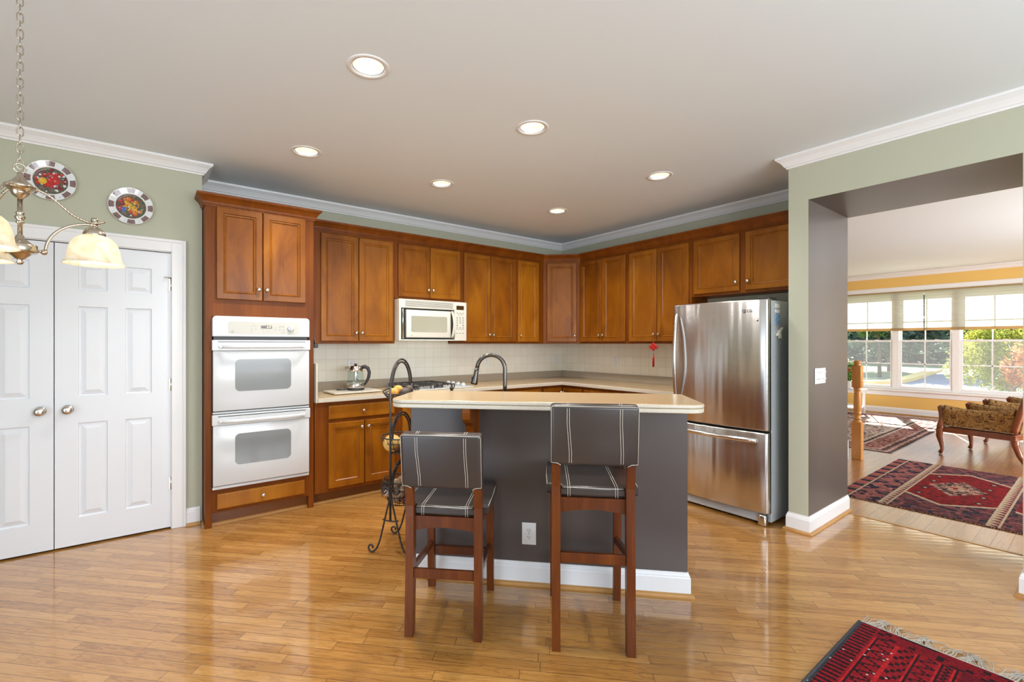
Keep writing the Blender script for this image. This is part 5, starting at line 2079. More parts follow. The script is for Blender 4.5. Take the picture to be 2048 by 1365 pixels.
gT, gM, gB = 'fruit in the top basket of the stand', 'melons in the middle basket of the stand', 'roots in the bottom basket of the stand'
fruit('orange', 'orange leaning at the left rim of the top basket', 'fruit', gT, (-0.052, 0.030, 1.041), 0.034, m_orange)
fruit('orange', 'orange in the middle of the top basket beside a dark avocado', 'fruit', gT, (0.030, 0.040, 1.050), 0.035, m_orange)
fruit('avocado', 'dark avocado low in the top basket by the bar end', 'fruit', gT, (-0.030, -0.042, 1.042), 0.032, m_dkfruit, 1.2)
fruit('avocado', 'dark avocado at the far side of the top basket', 'fruit', gT, (0.050, -0.032, 1.056), 0.030, m_dkfruit, 1.2, rz=0.8)
fruit('melon', 'ribbed yellow melon on the left of the middle basket', 'melon', gM, (-0.056, 0.040, 0.704), 0.060, m_melon, 1.0, 0.95, 0.4, 10)
fruit('melon', 'ribbed yellow melon on the right of the middle basket, behind the stool back', 'melon', gM, (0.046, -0.048, 0.707), 0.064, m_melon, 1.0, 0.97, 1.2, 10)
spots = [(-0.045, 0.02, 0.334, 0.030, 0), (0.022, 0.045, 0.334, 0.030, 1), (0.038, -0.03, 0.334, 0.030, 0), (-0.030, -0.045, 0.334, 0.030, 1), (-0.082, 0.056, 0.378, 0.026, 2),
         (0.0, 0.002, 0.380, 0.031, 0), (-0.072, -0.030, 0.380, 0.030, 0), (0.070, 0.02, 0.378, 0.030, 1), (-0.015, 0.068, 0.378, 0.028, 2), (0.02, -0.068, 0.378, 0.029, 1), (-0.035, 0.022, 0.432, 0.030, 0), (0.035, 0.018, 0.432, 0.030, 0), (-0.02, -0.045, 0.430, 0.030, 2)]
nm = {0: ('potato', 'potato', m_potato, 1.3), 1: ('red_onion', 'onion', m_onion, 1.0), 2: ('garlic_bulb', 'garlic', m_garlic, 1.0)}
txt = ['potato at the bottom of the lowest basket, towards the oven side', 'red onion at the bottom of the lowest basket, towards the cooktop', 'potato at the bottom of the lowest basket, towards the island', 'red onion at the bottom of the lowest basket, towards the viewer',
       'garlic bulb at the left rim of the lowest basket', 'potato in the middle layer, at the centre of the lowest basket', 'potato in the middle layer by the scrolled left leg of the stand', 'red onion in the middle layer at the right of the lowest basket',
       'garlic bulb in the middle layer behind the stand upright', 'red onion in the middle layer next to the stool leg', 'potato lying on top of the lowest basket, left one of two', 'potato lying on top of the lowest basket, right one of two', 'garlic bulb on top of the potatoes in the lowest basket']
for (x, y, z, r, kd), tx in zip(spots, txt):
    a, b, mt, sx = nm[kd]
    fruit(a, tx, b, gB, (x, y, z), r, mt, sx, 0.95, rng.uniform(0, 3))

# ------------------------------------------------------------------ downlights
DL = ['ceiling downlight nearest the viewer on the left, with a deep visible baffle', 'ceiling downlight on the left above the double oven', 'ceiling downlight near the ceiling centre, above the island bar',
      'ceiling downlight above the microwave', 'ceiling downlight on the right, above the front of the refrigerator', 'ceiling downlight farthest back, near the room corner']
for (lx, ly), lab in zip(LIGHTS, DL):
    r = thing('ceiling_downlight', lab, 'ceiling light', (lx, ly, CEIL), 0, 'recessed ceiling downlights')
    mb = MB()
    mb.lathe([(0.078, 0.004), (0.079, -0.003), (0.099, -0.005), (0.104, -0.0005), (0.104, 0.0), (0.078, 0.004)], (0, 0, 0), 40, cap=False)
    mb.build('trim_ring', m_trim, r)
    mb = MB()
    pr = []
    for k in range(13):
        z = 0.004 + k * 0.0075
        pr += [(0.0745 - k * 0.0014, z), (0.0745 - k * 0.0014 - 0.0025, z + 0.004)]
    mb.lathe(pr, (0, 0, 0), 40, cap=False)
    mb.lathe([(0.056, 0.10), (0.052, 0.102), (0.052, 0.145), (0, 0.146)], (0, 0, 0), 30, cap=False)
    mb.build('baffle', m_baffle, r)
    mb = MB()
    mb.lathe([(0.0, 0.100), (0.028, 0.103), (0.040, 0.110), (0.043, 0.118), (0.038, 0.130), (0.02, 0.142)], (0, 0, 0), 24)
    mb.build('bulb', m_bulb_c, r)
    d = bpy.data.lights.new('downlight_beam', 'SPOT')
    d.energy = 105
    d.spot_size = math.radians(140)
    d.spot_blend = 1.0
    d.shadow_soft_size = 0.065
    d.color = (1.0, 0.98, 0.95)
    o = bpy.data.objects.new('downlight_beam', d)
    C.objects.link(o)
    o.parent = r
    o.location = (0, 0, 0.0)

# ------------------------------------------------------------------ chandelier
Fv = Vector((math.cos(YAW), math.sin(YAW), 0))
Rv = Vector((math.sin(YAW), -math.cos(YAW), 0))
ZC = 1.70
cp_ = CAM + Fv * ZC + Rv * (-940 / 923 * ZC)
ch = thing('chandelier', 'antique brass three-arm chandelier with alabaster glass shades hanging at the left', 'chandelier', (cp_.x, cp_.y, 0), math.radians(11.5))
mb = MB()
mb.lathe([(0, 1.661), (0.007, 1.663), (0.011, 1.671), (0.006, 1.679), (0.014, 1.684), (0.028, 1.697), (0.034, 1.704), (0.046, 1.706), (0.048, 1.709), (0.048, 1.733), (0.046, 1.736), (0.034, 1.739),
          (0.026, 1.748), (0.014, 1.758), (0.011, 1.768), (0.008, 1.772)], (0, 0, 0), 28)
mb.build('lower_hub', m_bronze, ch)
mb = MB()
mb.lathe([(0.0075, 1.770), (0.0075, 1.812), (0.012, 1.815), (0.012, 1.820), (0.008, 1.824), (0.014, 1.831), (0.0155, 1.837), (0.010, 1.845), (0.012, 1.850), (0.012, 1.855), (0.0075, 1.858), (0.0075, 1.905)], (0, 0, 0), 20)
mb.build('centre_rod', m_bronze, ch)
mb = MB()
mb.lathe([(0.009, 1.902), (0.012, 1.908), (0.022, 1.916), (0.026, 1.926), (0.026, 1.930), (0.034, 1.936), (0.042, 1.944), (0.044, 1.952), (0.036, 1.958), (0.022, 1.970), (0.012, 1.984), (0.008, 1.990), (0.008, 2.0), (0, 2.001)], (0, 0, 0), 28)
mb.build('upper_hub', m_bronze, ch)
mb = MB()
mb.tube([(0.0165 * math.cos(2 * PI * k / 24), 0, 2.017 + 0.0165 * math.sin(2 * PI * k / 24)) for k in range(24)], 0.0024, 8, closed=True)
mb.build('hanging_ring', m_bronze, ch)
AR = 0.21
for a in range(3):
    Mr = Matrix.Rotation(2 * PI * a / 3, 4, 'Z')
    mb = MB(Mr)
    mb.ball((0.064, 0, 1.716), 0.0105, u=12, v=8)
    mb.tube([(0.046, 0, 1.718), (0.062, 0, 1.717)], 0.005, 8)
    pts = []
    for k in range(17):
        t = k / 16
        pts.append((0.068 + (AR - 0.074) * (1 - math.cos(t * PI / 2)), 0, 1.720 + 0.126 * math.sin(t * PI / 2)))
    mb.tube(pts, 0.0052, 10)
    arm = mb.build('arm', m_bronze, ch)
    # twisted upper strap
    mb = MB(Mr)
    cpt = [(0.030, 1.950), (0.055, 1.946), (0.085, 1.930), (0.115, 1.900), (0.145, 1.873), (0.175, 1.858), (0.205, 1.853), (0.225, 1.857), (0.246, 1.868)]
    fine = []
    for i in range(len(cpt) - 1):
        for q in range(8):
            t = q / 8
            fine.append((cpt[i][0] * (1 - t) + cpt[i + 1][0] * t, cpt[i][1] * (1 - t) + cpt[i + 1][1] * t))
    sm = [fine[0]] + [tuple(sum(fine[min(max(j + o, 0), len(fine) - 1)][c] for o in range(-4, 5)) / 9 for c in (0, 1)) for j in range(1, len(fine) - 1)] + [fine[-1]]
    for ph in (0, 2 * PI / 3, 4 * PI / 3):
        mb.tube([(x, 0.0028 * math.cos(j * 0.85 + ph), z + 0.0028 * math.sin(j * 0.85 + ph)) for j, (x, z) in enumerate(sm)], 0.0028, 6)
    mb.build('twisted_strap', m_bronze, ch)
    mb = MB(Mr)
    mb.lathe([(0.036, 1.801), (0.037, 1.806), (0.035, 1.815), (0.028, 1.828), (0.016, 1.836), (0.010, 1.840), (0.010, 1.848), (0.015, 1.851), (0.015, 1.854), (0.008, 1.858), (0.013, 1.866), (0.009, 1.875), (0, 1.877)], (AR, 0, 0), 24)
    fit = mb.build('shade_fitter', m_bronze, ch)
    mb = MB(Mr)
    pr = [(0.100, 1.688), (0.096, 1.693), (0.0905, 1.701), (0.0865, 1.712), (0.0838, 1.728), (0.081, 1.746), (0.076, 1.764), (0.067, 1.782), (0.055, 1.794), (0.042, 1.801), (0.034, 1.805)]
    mb.lathe(pr + [(r_ - 0.003, z_) for r_, z_ in pr[::-1]], (AR, 0, 0), 36, cap=False)
    mb.build('glass_shade', m_alab, ch)
    mb = MB(Mr)
    mb.lathe([(0, 1.700), (0.014, 1.703), (0.024, 1.714), (0.027, 1.728), (0.021, 1.748), (0.013, 1.764), (0.012, 1.79)], (AR, 0, 0), 18)
    mb.build('bulb', m_bulb, ch)
# chain up to the ceiling
zc = 2.032
k = 0
mb = MB()
while zc < CEIL - 0.03:
    ax = (1, 0) if k % 2 == 0 else (0, 1)
    pts = []
    for q in range(16):
        t = 2 * PI * q / 16
        w = 0.0085 * math.cos(t)
        pts.append((w * ax[0], w * ax[1], zc + 0.0125 * math.sin(t) + (0.006 if math.sin(t) > 0.2 else (-0.006 if math.sin(t) < -0.2 else 0))))
    mb.tube(pts, 0.0019, 6, closed=True)
    zc += 0.0300
    k += 1
mb.build('chain', m_bronze, ch)
mb = MB()
mb.lathe([(0.062, CEIL - 0.0005), (0.060, CEIL - 0.012), (0.035, CEIL - 0.028), (0.010, CEIL - 0.034), (0, CEIL - 0.034)], (0, 0, 0), 28)
mb.build('ceiling_canopy', m_bronze, ch)


def hash2(a, b):
    s = np.sin(a * 127.1 + b * 311.7) * 43758.5453
    return s - np.floor(s)


# ------------------------------------------------------------------ painted plates on the pantry wall
def plate_thing(label, x, z, R, seed, main, fixed=()):
    r = thing('decorative_plate', label, 'plate', (x, -0.410, z), 0, 'painted plates above the pantry doors')
    g = np.random.default_rng(seed)
    blobs = []
    for (n, cols, r0, r1, spread) in main:
        for _ in range(n):
            rr = 0.64 * spread * math.sqrt(g.random())
            t = g.random() * 2 * PI
            blobs.append((rr * math.cos(t), rr * math.sin(t) * 0.9, g.uniform(r0, r1), cols[g.integers(len(cols))]))
    blobs += list(fixed)
    nr, na = 56, 192
    rad = np.concatenate([np.linspace(0, 0.66, 38), np.linspace(0.672, 1.0, nr - 37)])
    tpi = np.linspace(0, 2 * PI, na + 1)

    def height(q):
        return np.where(q < 0.60, 0.004, np.where(q < 0.70, 0.004 + (q - 0.60) * 0.09, 0.013 + (q - 0.70) * 0.03))
    Q, T = np.meshgrid(rad, tpi, indexing='ij')
    wob = 1 + 0.009 * np.cos(16 * T) * np.clip((Q - 0.75) / 0.25, 0, 1)
    X = R * Q * wob * np.cos(T)
    Zz = R * Q * wob * np.sin(T)
    Y = -(height(Q) + 0.002)
    co = np.stack([X, Y, Zz], -1).reshape(-1, 3)
    i, j = np.meshgrid(np.arange(nr), np.arange(na), indexing='ij')
    a = i * (na + 1) + j
    quads = np.stack([a, a + na + 1, a + na + 2, a + 1], -1).reshape(-1, 4)
    qc = (rad[:-1] + rad[1:]) / 2
    tc_ = (tpi[:-1] + tpi[1:]) / 2
    QC, TC = np.meshgrid(qc, tc_, indexing='ij')
    bx, bz = QC * np.cos(TC), QC * np.sin(TC)
    col = np.zeros((nr, na, 3))
    col[:] = (0.78, 0.80, 0.82)
    cen = QC < 0.645
    hb_ = hash2(np.floor(bx * 22), np.floor(bz * 22))
    base = np.stack([0.03 + 0.16 * hb_, 0.03 + 0.13 * hash2(np.floor(bx * 22) + 9, np.floor(bz * 22)), 0.03 + 0.07 * hb_], -1)
    col[cen] = np.clip(base[cen], 0.01, 1)
    for (cx, cz, cr, cc_) in blobs:
        dd_ = np.hypot(bx - cx, bz - cz)
        mk = (dd_ < cr) & (QC < 0.645)
        edge = (dd_ / cr)[mk][:, None]
        col[mk] = np.array(cc_)[None] * (1.0 - 0.35 * edge ** 3)
        hl = (np.hypot(bx - cx + cr * 0.3, bz - cz - cr * 0.35) < cr * 0.22) & (QC < 0.645)
        col[hl] = np.array(cc_) * 0.5 + 0.35
    ringd = (QC > 0.645) & (QC < 0.665)
    col[ringd] = (0.25, 0.16, 0.10)
    # brocade border: eight latticed panels between white reserves
    sec = (TC / (2 * PI) * 8 + 0.5) % 1.0
    lat = (QC > 0.72) & (QC < 0.965) & (np.abs(sec - 0.5) < 0.25)
    col[lat] = (0.10, 0.035, 0.035)
    chk = lat & (((np.floor(QC * 60) + np.floor(TC * 24)) % 3) == 0)
    col[chk] = (0.45, 0.36, 0.34)
    fl = (QC > 0.76) & (QC < 0.90) & (np.abs(sec) < 0.16) & (((np.floor(QC * 40) * 7 + np.floor(TC * 30) * 3) % 11) < 1)
    col[fl] = (0.30, 0.34, 0.36)
    rim = QC > 0.985
    col[rim] = (0.45, 0.36, 0.22)
    me = bpy.data.meshes.new('plate_face')
    quads = quads[:, ::-1]
    me.from_pydata(co.tolist(), [], quads.tolist())
    ca = me.color_attributes.new('Col', 'FLOAT_COLOR', 'CORNER')
    c4 = np.concatenate([np.repeat(col.reshape(-1, 3), 4, 0), np.ones((nr * na * 4, 1))], 1).astype(np.float32)
    ca.data.foreach_set('color', c4.ravel())
    me.materials.append(m_china)
    o = bpy.data.objects.new('painted_face', me)
    C.objects.link(o)
    o.parent = r
    mb = MB()
    mb.lathe([(0.0, 0.0), (R * 0.55, 0.0005), (R * 0.58, 0.003), (R * 0.70, 0.0125), (R * 0.985, 0.0215), (R * 0.985, 0.0235)], (0, -0.001, 0), 48, '-Y', cap=False)
    mb.build('plate_back', m_china_w, r)
    return r


red, dred, yel, org, blu, grn, whi = (0.55, 0.02, 0.015), (0.22, 0.012, 0.02), (0.75, 0.42, 0.03), (0.62, 0.17, 0.02), (0.05, 0.14, 0.55), (0.10, 0.16, 0.06), (0.72, 0.74, 0.74)
plate_thing('painted china plate with red fruit, higher and left of its pair', -5.137, 2.439, 0.130, 3,
            [(40, [grn, dred, whi], 0.03, 0.07, 1.0), (26, [dred, red], 0.05, 0.09, 0.95), (7, [red], 0.11, 0.15, 0.45), (14, [whi], 0.015, 0.035, 0.9)], [(-0.30, -0.04, 0.17, yel), (0.10, 0.14, 0.15, red), (0.20, -0.02, 0.15, red), (-0.02, 0.02, 0.13, red)])
plate_thing('painted china plate with yellow grapes and a blue fruit, lower and right of its pair', -4.720, 2.345, 0.130, 11,
            [(40, [grn, dred], 0.03, 0.07, 1.0), (14, [org, red], 0.06, 0.11, 0.9), (45, [yel], 0.035, 0.06, 0.55), (8, [whi], 0.02, 0.04, 0.9)], [(-0.36, -0.20, 0.085, blu), (-0.28, -0.12, 0.07, blu), (-0.30, -0.26, 0.075, blu), (-0.12, 0.38, 0.13, org), (0.16, -0.34, 0.12, org), (-0.38, 0.10, 0.12, dred)])

# ------------------------------------------------------------------ rugs


# dark red rug in the foreground; local x along its long side (away from the fringe), local y to its right
rr = thing('area_rug', 'deep red fringed rug in the lower right foreground', 'rug', (-1.815, -3.825, 0))
RLx, RLy = 1.75, 1.15


def col_red(X, Y):
    u = -X                       # from the fringed end
    v = -Y                       # from the selvage
    px, py = np.round(u / 0.0075), np.round(v / 0.0075)
    n_ = hash2(px, py)
    col = np.zeros(X.shape + (3,))
    col[:] = (0.20, 0.010, 0.014)
    dk = np.array((0.022, 0.008, 0.010))
    br = np.array((0.33, 0.014, 0.016))
    e = np.minimum(v, RLy - v)
    # selvage side borders, bands parallel to the long side
    def band(a, b, c):
        col[(e >= a) & (e < b)] = c
    band(0.0, 0.018, (0.035, 0.035, 0.04))
    m = (e > 0.018) & (e < 0.075)
    col[m & ((px % 4) < 2)] = dk
    for a in (0.080, 0.160, 0.225, 0.300, 0.345):
        band(a, a + 0.010, br)
        band(a + 0.010, a + 0.016, dk)
    for a, b, per in ((0.096, 0.160, 9), (0.241, 0.300, 8), (0.316, 0.345, 4)):
        m = (e > a) & (e < b)
        t = (px % per) / per
        zz = np.abs(t - 0.5) * 2 * (b - a) + a
        col[m & (np.abs(e - zz) < 0.011)] = dk
    m = (e > 0.176) & (e < 0.225)
    col[m & (((px // 3 + py // 2) % 3) == 0)] = dk
    # field with rows of guls
    f = (e > 0.365)
    col[f] = np.array((0.10, 0.008, 0.012))
    gx = ((u - 0.12) % 0.17) - 0.085
    gy = ((v - 0.365) % 0.16) - 0.08
    g = f & (np.abs(gx) / 0.06 + np.abs(gy) / 0.055 < 1)
    col[g] = br * 1.1
    col[f & (np.abs(gx) / 0.022 + np.abs(gy) / 0.02 < 1)] = dk
    end = (u < 0.10) & (e > 0.08)
    col[end] = (0.15, 0.008, 0.012)
    col[end & (hash2(px // 3, py // 3) < 0.3)] = dk
    col[(u > 0.045) & (u < 0.055) & (e > 0.08) & ((py % 14) < 2)] = dk
    col *= (0.72 + 0.56 * n_)[..., None]
    col[(hash2(px + 17, py + 5) > 0.994)] = (0.55, 0.42, 0.38)
    return col


mb = MB()
mb.box(-RLx, 0, -RLy, 0, 0.0005, 0.0085, 0.002)
mb.build('rug_backing', plain('rug_backing_red', (0.12, 0.01, 0.012, 1), 0.95), rr)
grid_mesh('pile', m_rug, np.linspace(-RLx, 0, 234), np.linspace(-RLy, 0, 154), col_red, 0.009, rr)
mb = MB()
mb.tube([(-RLx, 0.0, 0.006), (-RLx / 2, 0.002, 0.006), (0, 0, 0.006)], 0.007, 8)
mb.build('selvage', plain('grey_selvage', (0.045, 0.045, 0.05, 1), 0.9), rr)
mb = MB()
g = np.random.default_rng(5)
mb.box(0.0, 0.010, -RLy, 0, 0.0005, 0.0080, 0.001)
for kk in range(215):
    y = -RLy * (kk + g.random()) / 215
    clump = 0.045 * math.sin(y * 42) + 0.02 * math.sin(y * 111)
    L_ = g.uniform(0.055, 0.095)
    mb.tube([(0.008, y, 0.005), (0.03, y + 0.3 * clump + g.normal(0, 0.004), 0.009), (0.03 + L_ * 0.5, y + 0.7 * clump + g.normal(0, 0.010), 0.010), (0.02 + L_, y + clump + g.normal(0, 0.016), 0.004)], 0.0016, 4, cap=False)
fo = mb.build('fringe', m_fringe, rr)
fo['kind'] = 'stuff'

# long patterned rug in the next room
r2 = thing('area_rug', 'patterned rug with a bright red hexagon medallion, past the wall opening', 'rug', (0.42, -3.055, 0.0), 0)
LX, LY = 2.09, 2.40
navy, pink, cream, rd, blk = (0.014, 0.015, 0.026), (0.17, 0.060, 0.055), (0.33, 0.26, 0.18), (0.16, 0.008, 0.010), (0.014, 0.010, 0.012)


def col_hex(X, Y):
    u = -Y
    v = X
    px, py = np.round(v / 0.007), np.round(u / 0.007)
    n_ = hash2(px, py)
    n3 = hash2(np.floor(px / 2), np.floor(py / 4))
    n5 = hash2(np.floor(px / 4), np.floor(py / 7))
    col = np.zeros(X.shape + (3,))
    col[:] = np.where((n3 < 0.42)[..., None], navy, np.where((n5 < 0.55)[..., None], (0.12, 0.03, 0.03), pink))
    # end border of upright bars
    b1 = u < 0.085
    bar = (np.floor(v / 0.075) % 3)
    col[b1] = np.where((bar == 0)[..., None], navy, np.where((bar == 1)[..., None], pink, (0.28, 0.07, 0.06)))[b1]
    col[(u > 0.085) & (u < 0.100)] = cream
    b2 = (u > 0.100) & (u < 0.295)
    leaf = np.abs(((v / 0.16) % 1) - 0.5) * 0.18 + 0.06 * np.sin(v * 60)
    col[b2] = navy
    col[b2 & (np.abs(u - 0.20 + 0.05 * np.sin(v * 22)) < 0.030 + 0.03 * n5)] = pink
    col[b2 & (n3 > 0.80)] = (0.30, 0.10, 0.09)

    def zig(a):
        z = (u > a) & (u < a + 0.062)
        t = np.abs(((v / 0.075) % 1) - 0.5) * 2 * 0.05 + a + 0.006
        col[z] = cream
        up_ = z & (u > t)
        col[up_] = np.where(((np.floor(v / 0.0375) % 2) == 0)[..., None], navy, (0.28, 0.06, 0.05))[up_]
        col[(np.abs(u - a) < 0.007) | (np.abs(u - a - 0.062) < 0.007)] = cream
    side = (np.minimum(v, LX - v) < 0.30) & (u > 0.30)
    # hexagon medallions
    for c0 in (0.64, 1.34, 2.04):
        du = np.abs(u - c0)
        halfw = 0.30
        ext = 0.46 + 0.26 * (1 - np.clip(du / halfw, 0, 1))
        vc = v - 1.055
        inside = (du < halfw) & (np.abs(vc) < ext)
        rim_ = (du < halfw) & (np.abs(np.abs(vc) - ext) < 0.022)
        col[inside] = rd
        col[inside & (n3 < 0.22)] = np.array(rd) * 0.5
        col[inside & (n3 > 0.93)] = blk
        col[rim_] = cream
        in2 = inside & (np.abs(vc) / 0.34 + du / 0.20 < 1)
        col[in2] = np.where((n3 < 0.5)[..., None], blk, (0.30, 0.16, 0.12))[in2]
        in3 = inside & (np.abs(vc) / 0.16 + du / 0.085 < 1)
        col[in3] = np.where((n3 < 0.5)[..., None], cream, rd)[in3]
        for sv in (-0.42, -0.18, 0.18, 0.42):
            for su in (-0.19, 0.19):
                q = np.abs(vc - sv) / 0.05 + np.abs(u - c0 - su) / 0.035
                col[inside & (q < 1)] = blk
                col[inside & (q < 0.45)] = cream
    for a in (0.305, 0.945, 1.645):
        zig(a)
    col *= (0.75 + 0.5 * n_)[..., None]
    return col


mb = MB()
mb.box(0, LX, -LY, 0, 0.0005, 0.008, 0.002)
mb.build('rug_backing', plain('rug_backing_brown', (0.16, 0.06, 0.04, 1), 0.95), r2)
grid_mesh('pile', m_rug, np.linspace(0, LX, 300), np.linspace(-LY, 0, 344), col_hex, 0.0085, r2)
mb = MB()
for kk in range(150):
    y = -LY * (kk + g.random()) / 150
    mb.tube([(0.004, y, 0.004), (-0.010, y + g.normal(0, 0.004), 0.006), (-0.020, y + g.normal(0, 0.008), 0.002)], 0.0022, 4, cap=False)
fo = mb.build('fringe', plain('tan_fringe', (0.32, 0.20, 0.12, 1), 0.9), r2)
fo['kind'] = 'stuff'

# pale patterned rug under the window
r3 = thing('area_rug', 'large pale striped-border rug in the sun below the window', 'rug', (2.82, -2.915, 0.0), 0)
L3x, L3y = 3.85, 2.3


def col_pale(X, Y):
    u, v = X, Y
    px, py = np.round(u / 0.0128), np.round(v / 0.0128)
    n_ = hash2(px, py)
    n3 = hash2(np.floor(px / 3), np.floor(py / 2))
    e = np.minimum(np.minimum(v, L3y - v), np.minimum(u, L3x - u))
    col = np.zeros(X.shape + (3,))
    col[:] = np.where((n3 < 0.30)[..., None], (0.10, 0.09, 0.085), (0.50, 0.42, 0.36))
    col[(n3 > 0.9)] = (0.36, 0.12, 0.10)
    band = e < 0.42
    col[band] = np.where((n3 < 0.45)[..., None], (0.17, 0.045, 0.045), (0.36, 0.21, 0.18))[band]
    for a, w, c in ((0.0, 0.03, (0.05, 0.05, 0.05)), (0.045, 0.02, (0.55, 0.47, 0.40)), (0.085, 0.03, (0.04, 0.04, 0.045)), (0.14, 0.02, (0.55, 0.47, 0.40)), (0.36, 0.025, (0.55, 0.47, 0.40)), (0.40, 0.03, (0.04, 0.04, 0.045)), (0.45, 0.02, (0.55, 0.47, 0.40))):
        col[(e >= a) & (e < a + w)] = c
    col *= (0.8 + 0.4 * n_)[..., None]
    return col


mb = MB()
mb.box(0, L3x, 0, L3y, 0.0005, 0.007, 0.002)
mb.build('rug_backing', plain('rug_backing_grey', (0.25, 0.2, 0.17, 1), 0.95), r3)
grid_mesh('pile', m_rug, np.linspace(0, L3x, 300), np.linspace(0, L3y, 180), col_pale, 0.0075, r3)

# ------------------------------------------------------------------ living room: newel, stair, chairs, plant stand
nw = thing('newel_post', 'turned oak newel post at the stair foot, past the wall opening', 'post', (2.137, -2.760, 0), 0.0)
b_ = 0.047
mb = MB()
mb.box(-b_, b_, -b_, b_, 0.0, 0.44, 0.003)
mb.lathe([(0.047, 0.44), (0.044, 0.452), (0.034, 0.462), (0.034, 0.47), (0.042, 0.476), (0.042, 0.490), (0.033, 0.496), (0.033, 0.535), (0.041, 0.545), (0.041, 0.552), (0.036, 0.560), (0.040, 0.58), (0.039, 0.64), (0.033, 0.80), (0.031, 0.815), (0.038, 0.822), (0.038, 0.832), (0.034, 0.838), (0.046, 0.85)], (0, 0, 0), 24)
mb.box(-b_, b_, -b_, b_, 0.85, 1.11, 0.010, 2)
mb.lathe([(0.045, 1.11), (0.030, 1.125), (0.030, 1.135), (0.037, 1.145), (0.037, 1.158), (0.026, 1.170), (0, 1.172)], (0, 0, 0), 24)
mb.build('post_body', m_newel, nw)
hr = thing('stair_railing', 'oak handrail with white balusters rising behind the newel post', 'railing', (2.137, -2.715, 0), 0)
mb = MB()
mb.bar((0, 0.025, 1.043), (0, 2.3, 2.46), 0.060, 0.055, 0.012)
mb.build('handrail', m_newel, hr)
for k in range(8):
    y = 0.22 + k * 0.125
    zb = 0.21 * (1 + int((y + 0.02) / 0.26)) + 0.025
    mb = MB()
    mb.lathe([(0.016, zb), (0.016, zb + 0.15), (0.011, zb + 0.17), (0.015, zb + 0.3), (0.010, 1.03 + (y) * 0.622 - 0.06)], (0, y, 0), 12)
    mb.build('baluster', m_trim, hr)
st = thing('staircase', 'white stair with oak treads beside the newel post, mostly hidden', 'staircase', (2.0, -2.66, 0), 0)
mb = MB()
for k in range(8):
    mb.box(-1.0, 0.06, 0.02 + k * 0.26, 0.26 + (k + 1) * 0.26 - 0.24, 0.0, 0.19 * (k + 1))
mb.prism([(0.0, 0.0)] * 0 or [(-1.0, 0.02 + 8 * 0.26), (0.06, 0.02 + 8 * 0.26), (0.06, 2.3), (-1.0, 2.3)], 0, 1.5)
# skirt board with a raked upper edge
mb2 = MB(Matrix.Translation((0.06, 0, 0)) @ Matrix(((0, 0, 1, 0), (1, 0, 0, 0), (0, 1, 0, 0), (0, 0, 0, 1))))
mb2.prism([(-0.03, 0.0), (2.3, 0.0), (2.3, 1.72), (-0.03, 0.215)], 0, 0.022)
mb.build('risers', m_trim, st)
mb2.build('skirt_board', m_trim, st)
for k in range(8):
    mb = MB()
    mb.box(-1.0, 0.058, 0.0 + k * 0.26, 0.28 + k * 0.26, 0.19 * (k + 1), 0.19 * (k + 1) + 0.025, 0.004)
    mb.build('tread', m_newel, st)
mb = MB()
mb.bar((0.071, -0.03, 0.222), (0.071, 2.3, 1.73), 0.03, 0.016, 0.003)
mb.build('skirt_cap', m_newel, st)


def side_pts(y0, y1):
    return y0


